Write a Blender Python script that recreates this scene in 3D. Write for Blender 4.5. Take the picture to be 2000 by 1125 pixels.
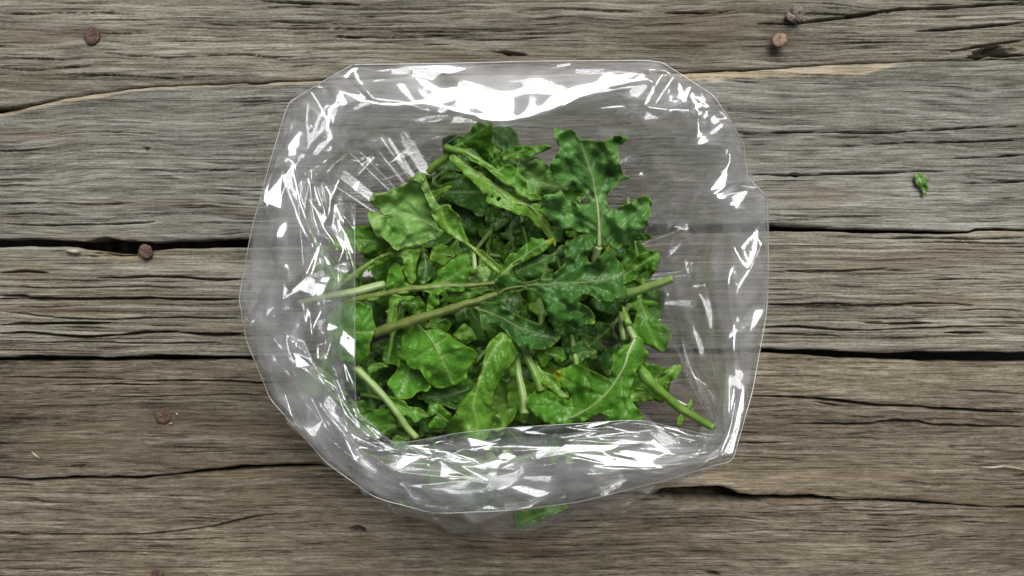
import bpy, math, random
import numpy as np
from mathutils import Vector
from mathutils.geometry import delaunay_2d_cdt

sc = bpy.context.scene
for o in list(bpy.data.objects):
    bpy.data.objects.remove(o)

# ------------------------------------------------------------------ camera, sky, sun, exposure
PX = 0.0003            # metres per photo pixel on the deck top (z = 0)
CAM_H = 0.47
cam_d = bpy.data.cameras.new('camera')
cam_d.sensor_width = 36.0
cam_d.lens = 36.0 * CAM_H / (2000 * PX)
cam_d.clip_start = 0.01
cam_d.clip_end = 100.0
cam = bpy.data.objects.new('camera', cam_d)
cam.location = (0, 0, CAM_H)
sc.collection.objects.link(cam)
sc.camera = cam

SUN_AZ = math.radians(18)      # from +Y (top of the picture) towards +X
SUN_EL = math.radians(54)
wd = bpy.data.worlds.new('World')
sc.world = wd
wd.use_nodes = True
nt = wd.node_tree
nt.nodes.clear()
w_out = nt.nodes.new('ShaderNodeOutputWorld')
w_bg = nt.nodes.new('ShaderNodeBackground')
w_sky = nt.nodes.new('ShaderNodeTexSky')
w_sky.sky_type = 'NISHITA'
w_sky.sun_disc = False
w_sky.sun_elevation = SUN_EL
w_sky.sun_rotation = SUN_AZ
w_sky.air_density = 1.0
w_sky.dust_density = 4.0
w_sky.ozone_density = 1.0
w_hs = nt.nodes.new('ShaderNodeHueSaturation')
w_hs.inputs['Saturation'].default_value = 0.25       # overcast: nearly grey light
w_bg.inputs['Strength'].default_value = 0.065
nt.links.new(w_sky.outputs['Color'], w_hs.inputs['Color'])
nt.links.new(w_hs.outputs['Color'], w_bg.inputs['Color'])
nt.links.new(w_bg.outputs['Background'], w_out.inputs['Surface'])

sun_d = bpy.data.lights.new('sun', 'SUN')
sun_d.energy = 4.0
sun_d.angle = math.radians(40)
sun_d.color = (0.97, 1.0, 0.995)
sun = bpy.data.objects.new('sun', sun_d)
sdir = Vector((math.sin(SUN_AZ) * math.cos(SUN_EL), math.cos(SUN_AZ) * math.cos(SUN_EL), math.sin(SUN_EL)))
sun.rotation_euler = sdir.to_track_quat('Z', 'Y').to_euler()
sun.location = sdir * 3
sc.collection.objects.link(sun)

sc.view_settings.view_transform = 'Standard'
sc.view_settings.look = 'None'
sc.view_settings.gamma = 1.0
sc.view_settings.use_curve_mapping = False
sc.view_settings.exposure = -0.04
sc.render.engine = 'CYCLES'
sc.cycles.use_denoising = True
sc.cycles.max_bounces = 10
sc.cycles.transparent_max_bounces = 40
sc.cycles.caustics_reflective = False
sc.cycles.caustics_refractive = False
sc.cycles.sample_clamp_indirect = 6.0

# ------------------------------------------------------------------ helpers
rng = np.random.default_rng(7)
random.seed(7)


def W(px, py, z):
    """photo pixel on the horizontal plane at height z (metres) -> world x, y, z (numpy friendly)"""
    k = PX * (CAM_H - z) / CAM_H
    return (px - 1000.0) * k, (562.5 - py) * k, z


_TAB = np.random.default_rng(12345).random((512, 512))


def vnoise(x, y, seed=0):
    """smooth value noise in [-1, 1]"""
    x = np.asarray(x, float) + seed * 17.31
    y = np.asarray(y, float) + seed * 9.77
    xi = np.floor(x).astype(np.int64)
    yi = np.floor(y).astype(np.int64)
    fx = x - xi
    fy = y - yi
    fx = fx * fx * fx * (fx * (fx * 6 - 15) + 10)
    fy = fy * fy * fy * (fy * (fy * 6 - 15) + 10)
    a = _TAB[xi & 511, yi & 511]
    b = _TAB[(xi + 1) & 511, yi & 511]
    c = _TAB[xi & 511, (yi + 1) & 511]
    d = _TAB[(xi + 1) & 511, (yi + 1) & 511]
    return 2 * ((a * (1 - fx) + b * fx) * (1 - fy) + (c * (1 - fx) + d * fx) * fy) - 1


def fbm(x, y, seed=0, octv=4, gain=0.5):
    s = 0
    a = 1.0
    t = 0
    for k in range(octv):
        s = s + a * vnoise(x * 2 ** k, y * 2 ** k, seed + k * 3)
        t += a
        a *= gain
    return s / t


def sstep(a, b, x):
    t = np.clip((x - a) / (b - a), 0, 1)
    return t * t * (3 - 2 * t)


def mesh_np(name, verts, faces, mat, parent=None, attrs=None, smooth=True, origin=None):
    """verts (n,3) array, faces (m,3|4) array or list -> linked mesh object"""
    verts = np.asarray(verts, np.float32)
    if origin is not None:
        verts = verts - np.asarray(origin, np.float32)
    me = bpy.data.meshes.new(name)
    if isinstance(faces, np.ndarray):
        m, k = faces.shape
        me.vertices.add(len(verts))
        me.vertices.foreach_set('co', verts.ravel())
        me.loops.add(m * k)
        me.loops.foreach_set('vertex_index', faces.astype(np.int32).ravel())
        me.polygons.add(m)
        me.polygons.foreach_set('loop_start', np.arange(0, m * k, k, dtype=np.int32))
        me.update(calc_edges=True)
    else:
        me.from_pydata(verts.tolist(), [], faces)
        me.update()
    me.validate()
    if smooth:
        me.polygons.foreach_set('use_smooth', np.ones(len(me.polygons), dtype=bool))
    for k_, v_ in (attrs or {}).items():
        at = me.attributes.new(k_, 'FLOAT', 'POINT')
        at.data.foreach_set('value', np.asarray(v_, np.float32).ravel())
    me.materials.append(mat)
    o = bpy.data.objects.new(name, me)
    sc.collection.objects.link(o)
    if parent is not None:
        o.parent = parent
    return o


def empty(name, loc=(0, 0, 0)):
    o = bpy.data.objects.new(name, None)
    o.empty_display_size = 0.01
    o.location = loc
    sc.collection.objects.link(o)
    return o


def tag(o, label=None, cat=None, group=None, kind=None):
    if label: o['label'] = label
    if cat: o['category'] = cat
    if group: o['group'] = group
    if kind: o['kind'] = kind
    return o


def grid_faces(nr, ncol, wrap=False):
    """faces of an nr x ncol vertex grid (row major)"""
    i = np.arange(nr - 1)[:, None]
    j = np.arange(ncol if wrap else ncol - 1)[None, :]
    a = i * ncol + j
    b = i * ncol + (j + 1) % ncol
    return np.stack([a, b, b + ncol, a + ncol], -1).reshape(-1, 4)


def catmull(pts, step=3.0, closed=False):
    """resample a polyline of k-dim points smoothly, about `step` apart (first two dims are pixels)"""
    P = np.asarray(pts, float)
    n = len(P)
    out = []
    m = n if closed else n - 1
    for i in range(m):
        p1 = P[i % n]; p2 = P[(i + 1) % n]
        p0 = P[(i - 1) % n] if (closed or i > 0) else 2 * p1 - p2
        p3 = P[(i + 2) % n] if (closed or i + 2 < n) else 2 * p2 - p1
        L = np.hypot(*(p2 - p1)[:2])
        k = max(1, int(round(L / step)))
        for j in range(k):
            t = j / k
            out.append(0.5 * (2 * p1 + (p2 - p0) * t + (2 * p0 - 5 * p1 + 4 * p2 - p3) * t * t + (3 * p1 - p0 - 3 * p2 + p3) * t ** 3))
    if not closed:
        out.append(P[-1])
    return np.array(out)


def near_poly(P, L):
    """nearest point of polyline L (m,2) for points P (n,2): distance, signed side, arc length, segment index+t"""
    best = np.full(len(P), 1e18)
    arc = np.zeros(len(P)); side = np.zeros(len(P)); par = np.zeros(len(P))
    s0 = 0.0
    for i in range(len(L) - 1):
        a = L[i]; d = L[i + 1] - a
        l2 = d @ d + 1e-12
        t = np.clip(((P - a) @ d) / l2, 0, 1)
        q = a + t[:, None] * d
        e = P - q
        dd = (e ** 2).sum(1)
        m = dd < best
        best[m] = dd[m]
        arc[m] = s0 + t[m] * math.sqrt(l2)
        side[m] = np.sign(d[0] * e[m, 1] - d[1] * e[m, 0])
        par[m] = i + t[m]
        s0 += math.sqrt(l2)
    return np.sqrt(best), side, arc, par


# ------------------------------------------------------------------ materials
def new_mat(name):
    m = bpy.data.materials.new(name)
    m.use_nodes = True
    t = m.node_tree
    t.nodes.clear()
    out = t.nodes.new('ShaderNodeOutputMaterial')
    return m, t, out


def N(t, typ, **kw):
    n = t.nodes.new(typ)
    for k, v in kw.items():
        setattr(n, k, v)
    return n


def ramp(t, stops):
    n = t.nodes.new('ShaderNodeValToRGB')
    cr = n.color_ramp
    while len(cr.elements) < len(stops):
        cr.elements.new(0.5)
    for e, (p, c) in zip(cr.elements, stops):
        e.position = p
        e.color = (*c, 1)
    return n


def mathn(t, op, a, b=None):
    n = t.nodes.new('ShaderNodeMath')
    n.operation = op
    for k, v in enumerate((a, b)):
        if v is None: continue
        if isinstance(v, (int, float)): n.inputs[k].default_value = v
        else: t.links.new(v, n.inputs[k])
    return n.outputs[0]


def mixc(t, fac, a, b, blend='MIX'):
    n = t.nodes.new('ShaderNodeMix')
    n.data_type = 'RGBA'
    n.blend_type = blend
    for idx, v in ((0, fac), (6, a), (7, b)):
        if isinstance(v, (int, float)): n.inputs[idx].default_value = v
        elif isinstance(v, tuple): n.inputs[idx].default_value = (*v, 1)
        else: t.links.new(v, n.inputs[idx])
    return n.outputs[2]


def attr(t, name):
    n = t.nodes.new('ShaderNodeAttribute')
    n.attribute_name = name
    return n.outputs['Fac']


def wood_material(name, stops, fresh=(0.34, 0.25, 0.15), warm=(0.150, 0.104, 0.064), gain=1.0):
    m, t, out = new_mat(name)
    g = attr(t, 'grain')
    tone = attr(t, 'tone')
    fr = attr(t, 'fresh')
    wm = attr(t, 'warm')
    tc = N(t, 'ShaderNodeTexCoord')
    mp = N(t, 'ShaderNodeMapping')
    mp.inputs['Scale'].default_value = (38, 1500, 38)
    t.links.new(tc.outputs['Object'], mp.inputs['Vector'])
    nz = N(t, 'ShaderNodeTexNoise')
    nz.inputs['Scale'].default_value = 1.0
    nz.inputs['Detail'].default_value = 3.0
    nz.inputs['Roughness'].default_value = 0.6
    t.links.new(mp.outputs['Vector'], nz.inputs['Vector'])
    v = mathn(t, 'ADD', g, mathn(t, 'MULTIPLY', mathn(t, 'SUBTRACT', nz.outputs['Fac'], 0.5), 0.62))
    mp2 = N(t, 'ShaderNodeMapping')
    mp2.inputs['Scale'].default_value = (22, 900, 22)
    t.links.new(tc.outputs['Object'], mp2.inputs['Vector'])
    n3 = N(t, 'ShaderNodeTexNoise')
    n3.inputs['Scale'].default_value = 1.0
    n3.inputs['Detail'].default_value = 2.0
    n3.inputs['Distortion'].default_value = 0.25
    t.links.new(mp2.outputs['Vector'], n3.inputs['Vector'])
    split = ramp(t, [(0.60, (0, 0, 0)), (0.68, (1, 1, 1))])
    t.links.new(n3.outputs['Fac'], split.inputs['Fac'])
    mp3 = N(t, 'ShaderNodeMapping')
    mp3.inputs['Scale'].default_value = (420, 1500, 420)
    t.links.new(tc.outputs['Object'], mp3.inputs['Vector'])
    n4 = N(t, 'ShaderNodeTexNoise')
    n4.inputs['Scale'].default_value = 1.0
    n4.inputs['Detail'].default_value = 2.0
    t.links.new(mp3.outputs['Vector'], n4.inputs['Vector'])
    v = mathn(t, 'ADD', v, mathn(t, 'MULTIPLY', mathn(t, 'SUBTRACT', n4.outputs['Fac'], 0.5), 0.55))
    v = mathn(t, 'SUBTRACT', v, mathn(t, 'MULTIPLY', split.outputs['Color'], 0.19))
    cr = ramp(t, stops)
    t.links.new(v, cr.inputs['Fac'])
    c = mixc(t, wm, cr.outputs['Color'], warm)
    c = mixc(t, fr, c, mixc(t, 0.5, fresh, cr.outputs['Color'], 'MIX'))
    # tone = blotches of old stain and lichen-grey bleaching, plus painted shade on plank D
    hs = N(t, 'ShaderNodeHueSaturation')
    t.links.new(c, hs.inputs['Color'])
    t.links.new(tone, hs.inputs['Value'])
    b = N(t, 'ShaderNodeBsdfPrincipled')
    t.links.new(hs.outputs['Color'], b.inputs['Base Color'])
    b.inputs['Roughness'].default_value = 0.82
    b.inputs['Specular IOR Level'].default_value = 0.08
    bp = N(t, 'ShaderNodeBump')
    bp.inputs['Strength'].default_value = 0.8
    bp.inputs['Distance'].default_value = 0.0006
    hh = mathn(t, 'SUBTRACT', mathn(t, 'ADD', nz.outputs['Fac'], mathn(t, 'MULTIPLY', n4.outputs['Fac'], 0.6)), split.outputs['Color'])
    t.links.new(hh, bp.inputs['Height'])
    t.links.new(bp.outputs['Normal'], b.inputs['Normal'])
    t.links.new(b.outputs['BSDF'], out.inputs['Surface'])
    return m


def leaf_material(name, dark, light, vein, trans=0.14, rough=0.30):
    m, t, out = new_mat(name)
    v = attr(t, 'vein')
    ye = attr(t, 'yellow')
    tn = attr(t, 'tone')
    tc = N(t, 'ShaderNodeTexCoord')
    nz = N(t, 'ShaderNodeTexNoise')
    nz.inputs['Scale'].default_value = 160
    nz.inputs['Detail'].default_value = 5
    t.links.new(tc.outputs['Object'], nz.inputs['Vector'])
    f = mathn(t, 'ADD', tn, mathn(t, 'MULTIPLY', mathn(t, 'SUBTRACT', nz.outputs['Fac'], 0.5), 0.35))
    c = mixc(t, f, dark, light)
    c = mixc(t, v, c, vein)
    vo = N(t, 'ShaderNodeTexVoronoi')
    vo.feature = 'DISTANCE_TO_EDGE'
    vo.inputs['Scale'].default_value = 330
    vo.inputs['Randomness'].default_value = 1.0
    t.links.new(tc.outputs['Object'], vo.inputs['Vector'])
    net = ramp(t, [(0.0, (1, 1, 1)), (0.11, (0, 0, 0))])
    t.links.new(vo.outputs['Distance'], net.inputs['Fac'])
    c = mixc(t, mathn(t, 'MULTIPLY', net.outputs['Color'], 0.07), c, vein)
    c = mixc(t, ye, c, (0.55, 0.42, 0.02))
    # the underside of a leaf is paler and duller
    geo = N(t, 'ShaderNodeNewGeometry')
    c = mixc(t, mathn(t, 'MULTIPLY', geo.outputs['Backfacing'], 0.55), c, (0.20, 0.33, 0.10))
    b = N(t, 'ShaderNodeBsdfPrincipled')
    t.links.new(c, b.inputs['Base Color'])
    rr = mathn(t, 'ADD', mathn(t, 'MULTIPLY', nz.outputs['Fac'], 0.35), rough - 0.17)
    t.links.new(rr, b.inputs['Roughness'])
    b.inputs['Specular IOR Level'].default_value = 0.24
    n2 = N(t, 'ShaderNodeTexNoise')
    n2.inputs['Scale'].default_value = 900
    n2.inputs['Detail'].default_value = 3
    t.links.new(tc.outputs['Object'], n2.inputs['Vector'])
    bp = N(t, 'ShaderNodeBump')
    bp.inputs['Strength'].default_value = 0.42
    bp.inputs['Distance'].default_value = 0.0006
    t.links.new(mathn(t, 'ADD', mathn(t, 'MULTIPLY', n2.outputs['Fac'], 0.5), mathn(t, 'MINIMUM', mathn(t, 'MULTIPLY', vo.outputs['Distance'], 2.2), 0.7)), bp.inputs['Height'])
    t.links.new(bp.outputs['Normal'], b.inputs['Normal'])
    tr = N(t, 'ShaderNodeBsdfTranslucent')
    t.links.new(mixc(t, 0.6, c, (0.30, 0.48, 0.03)), tr.inputs['Color'])
    mx = N(t, 'ShaderNodeMixShader')
    mx.inputs[0].default_value = trans
    t.links.new(b.outputs['BSDF'], mx.inputs[1])
    t.links.new(tr.outputs['BSDF'], mx.inputs[2])
    t.links.new(mx.outputs[0], out.inputs['Surface'])
    return m


def stalk_material(name, col, col2):
    m, t, out = new_mat(name)
    tc = N(t, 'ShaderNodeTexCoord')
    nz = N(t, 'ShaderNodeTexNoise')
    nz.inputs['Scale'].default_value = 120
    nz.inputs['Detail'].default_value = 4
    t.links.new(tc.outputs['Object'], nz.inputs['Vector'])
    n9 = N(t, 'ShaderNodeTexNoise')
    n9.inputs['Scale'].default_value = 30
    n9.inputs['Detail'].default_value = 3
    t.links.new(tc.outputs['Object'], n9.inputs['Vector'])
    cr = ramp(t, [(0.3, tuple(k * 0.75 for k in col)), (0.5, col), (0.72, col2)])
    t.links.new(mathn(t, 'ADD', mathn(t, 'MULTIPLY', nz.outputs['Fac'], 0.6), mathn(t, 'MULTIPLY', n9.outputs['Fac'], 0.4)), cr.inputs['Fac'])
    b = N(t, 'ShaderNodeBsdfPrincipled')
    t.links.new(cr.outputs['Color'], b.inputs['Base Color'])
    b.inputs['Roughness'].default_value = 0.42
    b.inputs['Subsurface Weight'].default_value = 0.0
    t.links.new(b.outputs['BSDF'], out.inputs['Surface'])
    return m


def film_material(name, haze, r0, rough=0.07, tint=(0.995, 0.993, 0.995)):
    m, t, out = new_mat(name)
    lw = N(t, 'ShaderNodeLayerWeight')
    lw.inputs['Blend'].default_value = 0.5
    f5 = mathn(t, 'POWER', lw.outputs['Facing'], 4.0)
    fr = mathn(t, 'ADD', mathn(t, 'MULTIPLY', f5, 0.42 - r0), r0)
    tr = N(t, 'ShaderNodeBsdfTransparent')
    tr.inputs['Color'].default_value = (*tint, 1)
    gl = N(t, 'ShaderNodeBsdfGlossy')
    gl.inputs['Roughness'].default_value = rough
    gl.inputs['Color'].default_value = (1, 1, 1, 1)
    df = N(t, 'ShaderNodeBsdfDiffuse')
    df.inputs['Color'].default_value = (0.92, 0.885, 0.905, 1)
    tl = N(t, 'ShaderNodeBsdfTranslucent')
    tl.inputs['Color'].default_value = (0.90, 0.885, 0.90, 1)
    hz = N(t, 'ShaderNodeMixShader')
    hz.inputs[0].default_value = 0.5
    t.links.new(df.outputs[0], hz.inputs[1])
    t.links.new(tl.outputs[0], hz.inputs[2])
    # scuffed film: haze varies in streaks
    tc = N(t, 'ShaderNodeTexCoord')
    nz = N(t, 'ShaderNodeTexNoise')
    nz.inputs['Scale'].default_value = 85
    nz.inputs['Detail'].default_value = 4
    t.links.new(tc.outputs['Object'], nz.inputs['Vector'])
    hf = mathn(t, 'MULTIPLY', mathn(t, 'POWER', nz.outputs['Fac'], 2.0), haze * 3.6)
    m1 = N(t, 'ShaderNodeMixShader')
    t.links.new(hf, m1.inputs[0])
    t.links.new(tr.outputs[0], m1.inputs[1])
    t.links.new(hz.outputs[0], m1.inputs[2])
    g2 = N(t, 'ShaderNodeBsdfGlossy')
    g2.inputs['Roughness'].default_value = 0.27
    gm = N(t, 'ShaderNodeMixShader')
    gm.inputs[0].default_value = 0.42
    t.links.new(gl.outputs[0], gm.inputs[1])
    t.links.new(g2.outputs[0], gm.inputs[2])
    m2 = N(t, 'ShaderNodeMixShader')
    t.links.new(fr, m2.inputs[0])
    t.links.new(m1.outputs[0], m2.inputs[1])
    t.links.new(gm.outputs[0], m2.inputs[2])
    t.links.new(m2.outputs[0], out.inputs['Surface'])
    return m


def plain_material(name, c1, c2, scale=300, rough=0.7, metal=0.0, bump=0.3):
    m, t, out = new_mat(name)
    tc = N(t, 'ShaderNodeTexCoord')
    nz = N(t, 'ShaderNodeTexNoise')
    nz.inputs['Scale'].default_value = scale
    nz.inputs['Detail'].default_value = 5
    t.links.new(tc.outputs['Object'], nz.inputs['Vector'])
    cr = ramp(t, [(0.35, c1), (0.65, c2)])
    t.links.new(nz.outputs['Fac'], cr.inputs['Fac'])
    b = N(t, 'ShaderNodeBsdfPrincipled')
    t.links.new(cr.outputs['Color'], b.inputs['Base Color'])
    b.inputs['Roughness'].default_value = rough
    b.inputs['Metallic'].default_value = metal
    bp = N(t, 'ShaderNodeBump')
    bp.inputs['Strength'].default_value = bump
    bp.inputs['Distance'].default_value = 0.0005
    t.links.new(nz.outputs['Fac'], bp.inputs['Height'])
    t.links.new(bp.outputs['Normal'], b.inputs['Normal'])
    t.links.new(b.outputs['BSDF'], out.inputs['Surface'])
    return m


GREY = [(0.10, (0.036, 0.033, 0.026)), (0.36, (0.118, 0.108, 0.088)), (0.6, (0.205, 0.192, 0.161)), (0.9, (0.345, 0.332, 0.288))]
TAN = [(0.10, (0.036, 0.030, 0.020)), (0.36, (0.122, 0.106, 0.080)), (0.6, (0.212, 0.191, 0.149)), (0.9, (0.36, 0.333, 0.272))]
BROWN = [(0.10, (0.027, 0.021, 0.014)), (0.36, (0.092, 0.073, 0.051)), (0.6, (0.156, 0.127, 0.092)), (0.9, (0.27, 0.228, 0.174))]  # browner boards, deepened further to carry the lower-left shade in their colour
M_GREY = wood_material('weathered_grey_wood', GREY)
M_TAN = wood_material('weathered_tan_wood', TAN)
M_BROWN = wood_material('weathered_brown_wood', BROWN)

# ------------------------------------------------------------------ the deck: weathered planks over joists
tag(mesh_np('ground', np.array([[-3, -3, -.16], [3, -3, -.16], [3, 3, -.16], [-3, 3, -.16]]), np.array([[0, 1, 2, 3]]),
            plain_material('dark_soil', (0.012, 0.010, 0.008), (0.03, 0.025, 0.02), 40)), kind='structure')

deck = empty('deck', (0, 0, 0))
tag(deck, kind='structure')

# edges in photo pixels (x, y), each from left to right
A_BOT = [(-400, 235), (0, 210), (45, 206), (125, 190), (200, 180.2), (250, 171.3), (400, 162.3), (600, 156.3), (800, 147), (1100, 141), (1340, 140.2), (1540, 131.2), (1600, 125.2), (1790, 118), (1900, 117), (2000, 114), (2400, 109)]
B_TOP = [(-400, 262), (0, 219), (60, 207), (125, 191), (200, 181), (250, 172), (400, 163), (600, 157), (800, 148), (1100, 142), (1340, 141), (1540, 132), (1600, 126), (1790, 119), (1900, 118), (2000, 115), (2400, 110)]
B_BOT = [(-400, 470), (0, 467), (100, 466), (165, 472), (205, 463), (240, 469), (300, 474), (350, 470), (420, 466), (490, 464), (800, 462), (1200, 445), (1505, 437), (1560, 443), (1650, 446), (1750, 448), (1850, 452), (1893, 451), (1905, 447), (2000, 447), (2400, 446)]
C_TOP = [(-400, 484), (0, 484), (60, 481), (145, 484), (160, 488), (230, 496), (268, 495), (310, 489), (350, 485), (490, 483), (800, 478), (1200, 460), (1505, 452), (1600, 452), (1700, 455), (1850, 457), (1895, 455), (1910, 450), (2000, 451), (2400, 450)]
C_BOT = [(-400, 699), (0, 697), (100, 695), (200, 698), (300, 694), (490, 697), (800, 694), (1200, 684), (1500, 682), (1600, 684), (1740, 690), (1800, 686), (2000, 688), (2400, 690)]
D_TOP = [(-400, 708), (0, 706), (250, 706), (480, 704), (800, 700), (1200, 692), (1500, 690), (1600, 697), (1700, 703), (1800, 707), (2000, 708), (2400, 711)]
D_BOT = [(-400, 936), (0, 933), (60, 938), (130, 932), (260, 933), (340, 927), (400, 919), (470, 911), (620, 908), (900, 935), (1150, 968), (1220, 966), (1300, 956), (1370, 952), (1410, 952), (1432, 958), (1450, 967), (1530, 970), (1590, 968), (1640, 978), (1750, 977), (1850, 985), (1950, 992), (2000, 992), (2400, 1004)]
E_TOP = [(-400, 942), (0, 938), (60, 943), (130, 940), (260, 938), (400, 927), (470, 920), (650, 915), (900, 943), (1150, 972), (1230, 969), (1290, 974), (1335, 981), (1400, 986), (1500, 982), (1600, 980), (1700, 984), (1850, 990), (2000, 996), (2400, 1008)]
E_BOT = [(-400, 1200), (0, 1195), (1000, 1198), (2000, 1196), (2400, 1196)]
A_TOP = [(-400, -120), (0, -118), (1000, -114), (2000, -122), (2400, -122)]

# checks and cracks, (polyline in photo pixels, half width px, depth mm)
CRACKS = {
    'A': [([(0, 28), (120, 24), (260, 27)], 1.2, 1.6), ([(500, 1), (620, 6), (700, 8)], 1.5, 2.5), ([(0, 132), (60, 136), (170, 128)], 1.3, 1.6),
          ([(200, 104), (330, 112), (470, 106), (560, 118)], 1.2, 1.2), ([(120, 150), (220, 146), (330, 152), (420, 147)], 1.2, 1.2),
          ([(1560, 42), (1640, 34), (1760, 18), (1900, 12), (2000, 4)], 2.0, 3.0), ([(1480, 45), (1560, 44), (1680, 31), (1740, 24)], 1.6, 2.2),
          ([(1790, 60), (1880, 55), (1940, 50), (2000, 43)], 2.0, 3.0), ([(1300, 24), (1380, 25), (1440, 20)], 1.4, 2.0),
          ([(1860, 100), (1930, 88), (2000, 78)], 1.8, 2.5), ([(1890, 113), (1940, 106), (2000, 108)], 2.2, 5.0),
          ([(960, 100), (990, 103), (1030, 107)], 2.0, 2.5), ([(620, 70), (760, 74), (900, 66)], 1.2, 1.2)],
    'B': [([(1440, 262), (1560, 258), (1700, 259), (1820, 254), (1900, 248), (2000, 246)], 1.5, 2.2), ([(1690, 281), (1800, 278), (1900, 276), (2000, 272)], 1.4, 2.0),
          ([(1463, 341), (1550, 342), (1640, 340), (1720, 337), (1840, 334)], 1.6, 2.4), ([(1850, 309), (1930, 306), (2000, 302)], 1.4, 2.0),
          ([(1880, 358), (1960, 356), (2000, 354)], 1.3, 1.6), ([(0, 436), (80, 440), (200, 438), (300, 434)], 1.5, 2.0), ([(0, 420), (60, 417), (150, 422)], 1.2, 1.4),
          ([(0, 399), (90, 396), (180, 400), (260, 396)], 1.1, 1.2), ([(1500, 420), (1620, 424), (1740, 421)], 1.2, 1.2), ([(250, 330), (360, 336), (470, 330)], 1.2, 1.0),
          ([(280, 290), (290, 291)], 2.0, 2.5), ([(1545, 340), (1560, 344)], 3.5, 3.0)],
    'C': [([(0, 532), (50, 531), (90, 533)], 2.0, 3.0), ([(190, 543), (320, 541), (420, 546), (480, 545)], 2.0, 3.0), ([(0, 577), (50, 579)], 2.0, 3.5),
          ([(0, 583), (150, 584), (310, 583), (330, 585), (480, 584)], 2.2, 3.5), ([(0, 634), (70, 633), (110, 632), (210, 631)], 2.4, 4.0),
          ([(0, 652), (60, 651), (150, 658), (240, 654)], 2.0, 3.5), ([(230, 654), (290, 650), (345, 648)], 2.4, 4.0), ([(350, 651), (420, 654), (470, 653)], 2.4, 4.0),
          ([(210, 624), (330, 621), (460, 622)], 1.5, 2.2), ([(0, 608), (60, 616), (130, 622), (250, 626)], 1.4, 1.8), ([(60, 670), (180, 668), (300, 672), (430, 668)], 1.4, 1.8),
          ([(0, 560), (120, 563), (260, 560), (380, 564)], 1.3, 1.6), ([(1510, 596), (1620, 598), (1720, 596), (1830, 592), (1900, 596)], 1.6, 2.4),
          ([(1500, 640), (1560, 638), (1620, 644), (1690, 645)], 2.0, 3.4), ([(1680, 630), (1740, 632), (1820, 631)], 2.0, 3.2), ([(1660, 647), (1800, 641), (1900, 638), (2000, 637)], 1.5, 2.2),
          ([(1500, 652), (1560, 654), (1640, 657)], 1.5, 2.0), ([(1520, 527), (1600, 531), (1700, 527), (1800, 529)], 1.4, 1.8), ([(1700, 466), (1820, 464), (1900, 467), (2000, 463)], 1.3, 1.8),
          ([(1870, 606), (1940, 604), (2000, 607)], 1.3, 1.8), ([(1850, 650), (1930, 650)], 2.0, 3.0)],
    'D': [([(0, 737), (120, 739), (240, 742)], 1.2, 1.6), ([(260, 745), (400, 744), (480, 748), (560, 749)], 1.7, 2.4), ([(100, 752), (250, 752), (320, 752)], 1.2, 1.6),
          ([(200, 777), (330, 775), (430, 772), (560, 774)], 1.1, 1.2), ([(1475, 774), (1560, 778), (1640, 784), (1720, 793), (1800, 796), (1900, 803), (2000, 808)], 2.3, 4.0),
          ([(1550, 829), (1640, 830), (1715, 829), (1722, 825), (1800, 825), (1812, 829), (1880, 833), (2000, 836)], 2.0, 3.2), ([(1440, 866), (1500, 867), (1550, 865)], 1.4, 1.8),
          ([(1880, 764), (1950, 768), (2000, 772)], 1.0, 1.2), ([(1590, 785), (1640, 794)], 1.4, 2.0)],
    'E': [([(0, 1047), (130, 1048), (220, 1049), (300, 1046), (420, 1030), (500, 1012), (570, 1008)], 1.8, 2.6), ([(260, 1060), (360, 1058), (430, 1054)], 1.2, 1.4),
          ([(140, 1082), (240, 1083), (350, 1084)], 1.2, 1.4), ([(0, 1115), (90, 1117), (160, 1114)], 1.3, 1.6), ([(0, 980), (60, 984), (140, 986)], 1.3, 1.2),
          ([(1290, 1018), (1420, 1013), (1500, 1020)], 1.1, 1.2), ([(1400, 1044), (1520, 1040), (1680, 1046)], 1.0, 1.0)],
}
# knot holes, nail holes: (plank, x, y, rx, ry, depth mm)
PITS = [('A', 1942, 101, 42, 11, 11), ('A', 1915, 108, 22, 7, 8), ('E', 697, 1041, 17, 9, 9), ('E', 1395, 1124, 15, 6, 6), ('A', 990, 103, 13, 6, 3),
        ('B', 1553, 342, 11, 5, 3), ('E', 60, 984, 14, 7, 1.2), ('D', 371, 877, 4, 3, 1), ('D', 1862, 875, 5, 4, 1.5), ('C', 228, 500, 62, 9, 4)]


def edge_fn(pts, seed, rough=1.6):
    P = np.array(pts, float)

    def f(x):
        y = np.interp(x, P[:, 0], P[:, 1])
        return y + rough * fbm(x / 40.0, np.zeros_like(x), seed, 4) * 1.3
    return f


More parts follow.
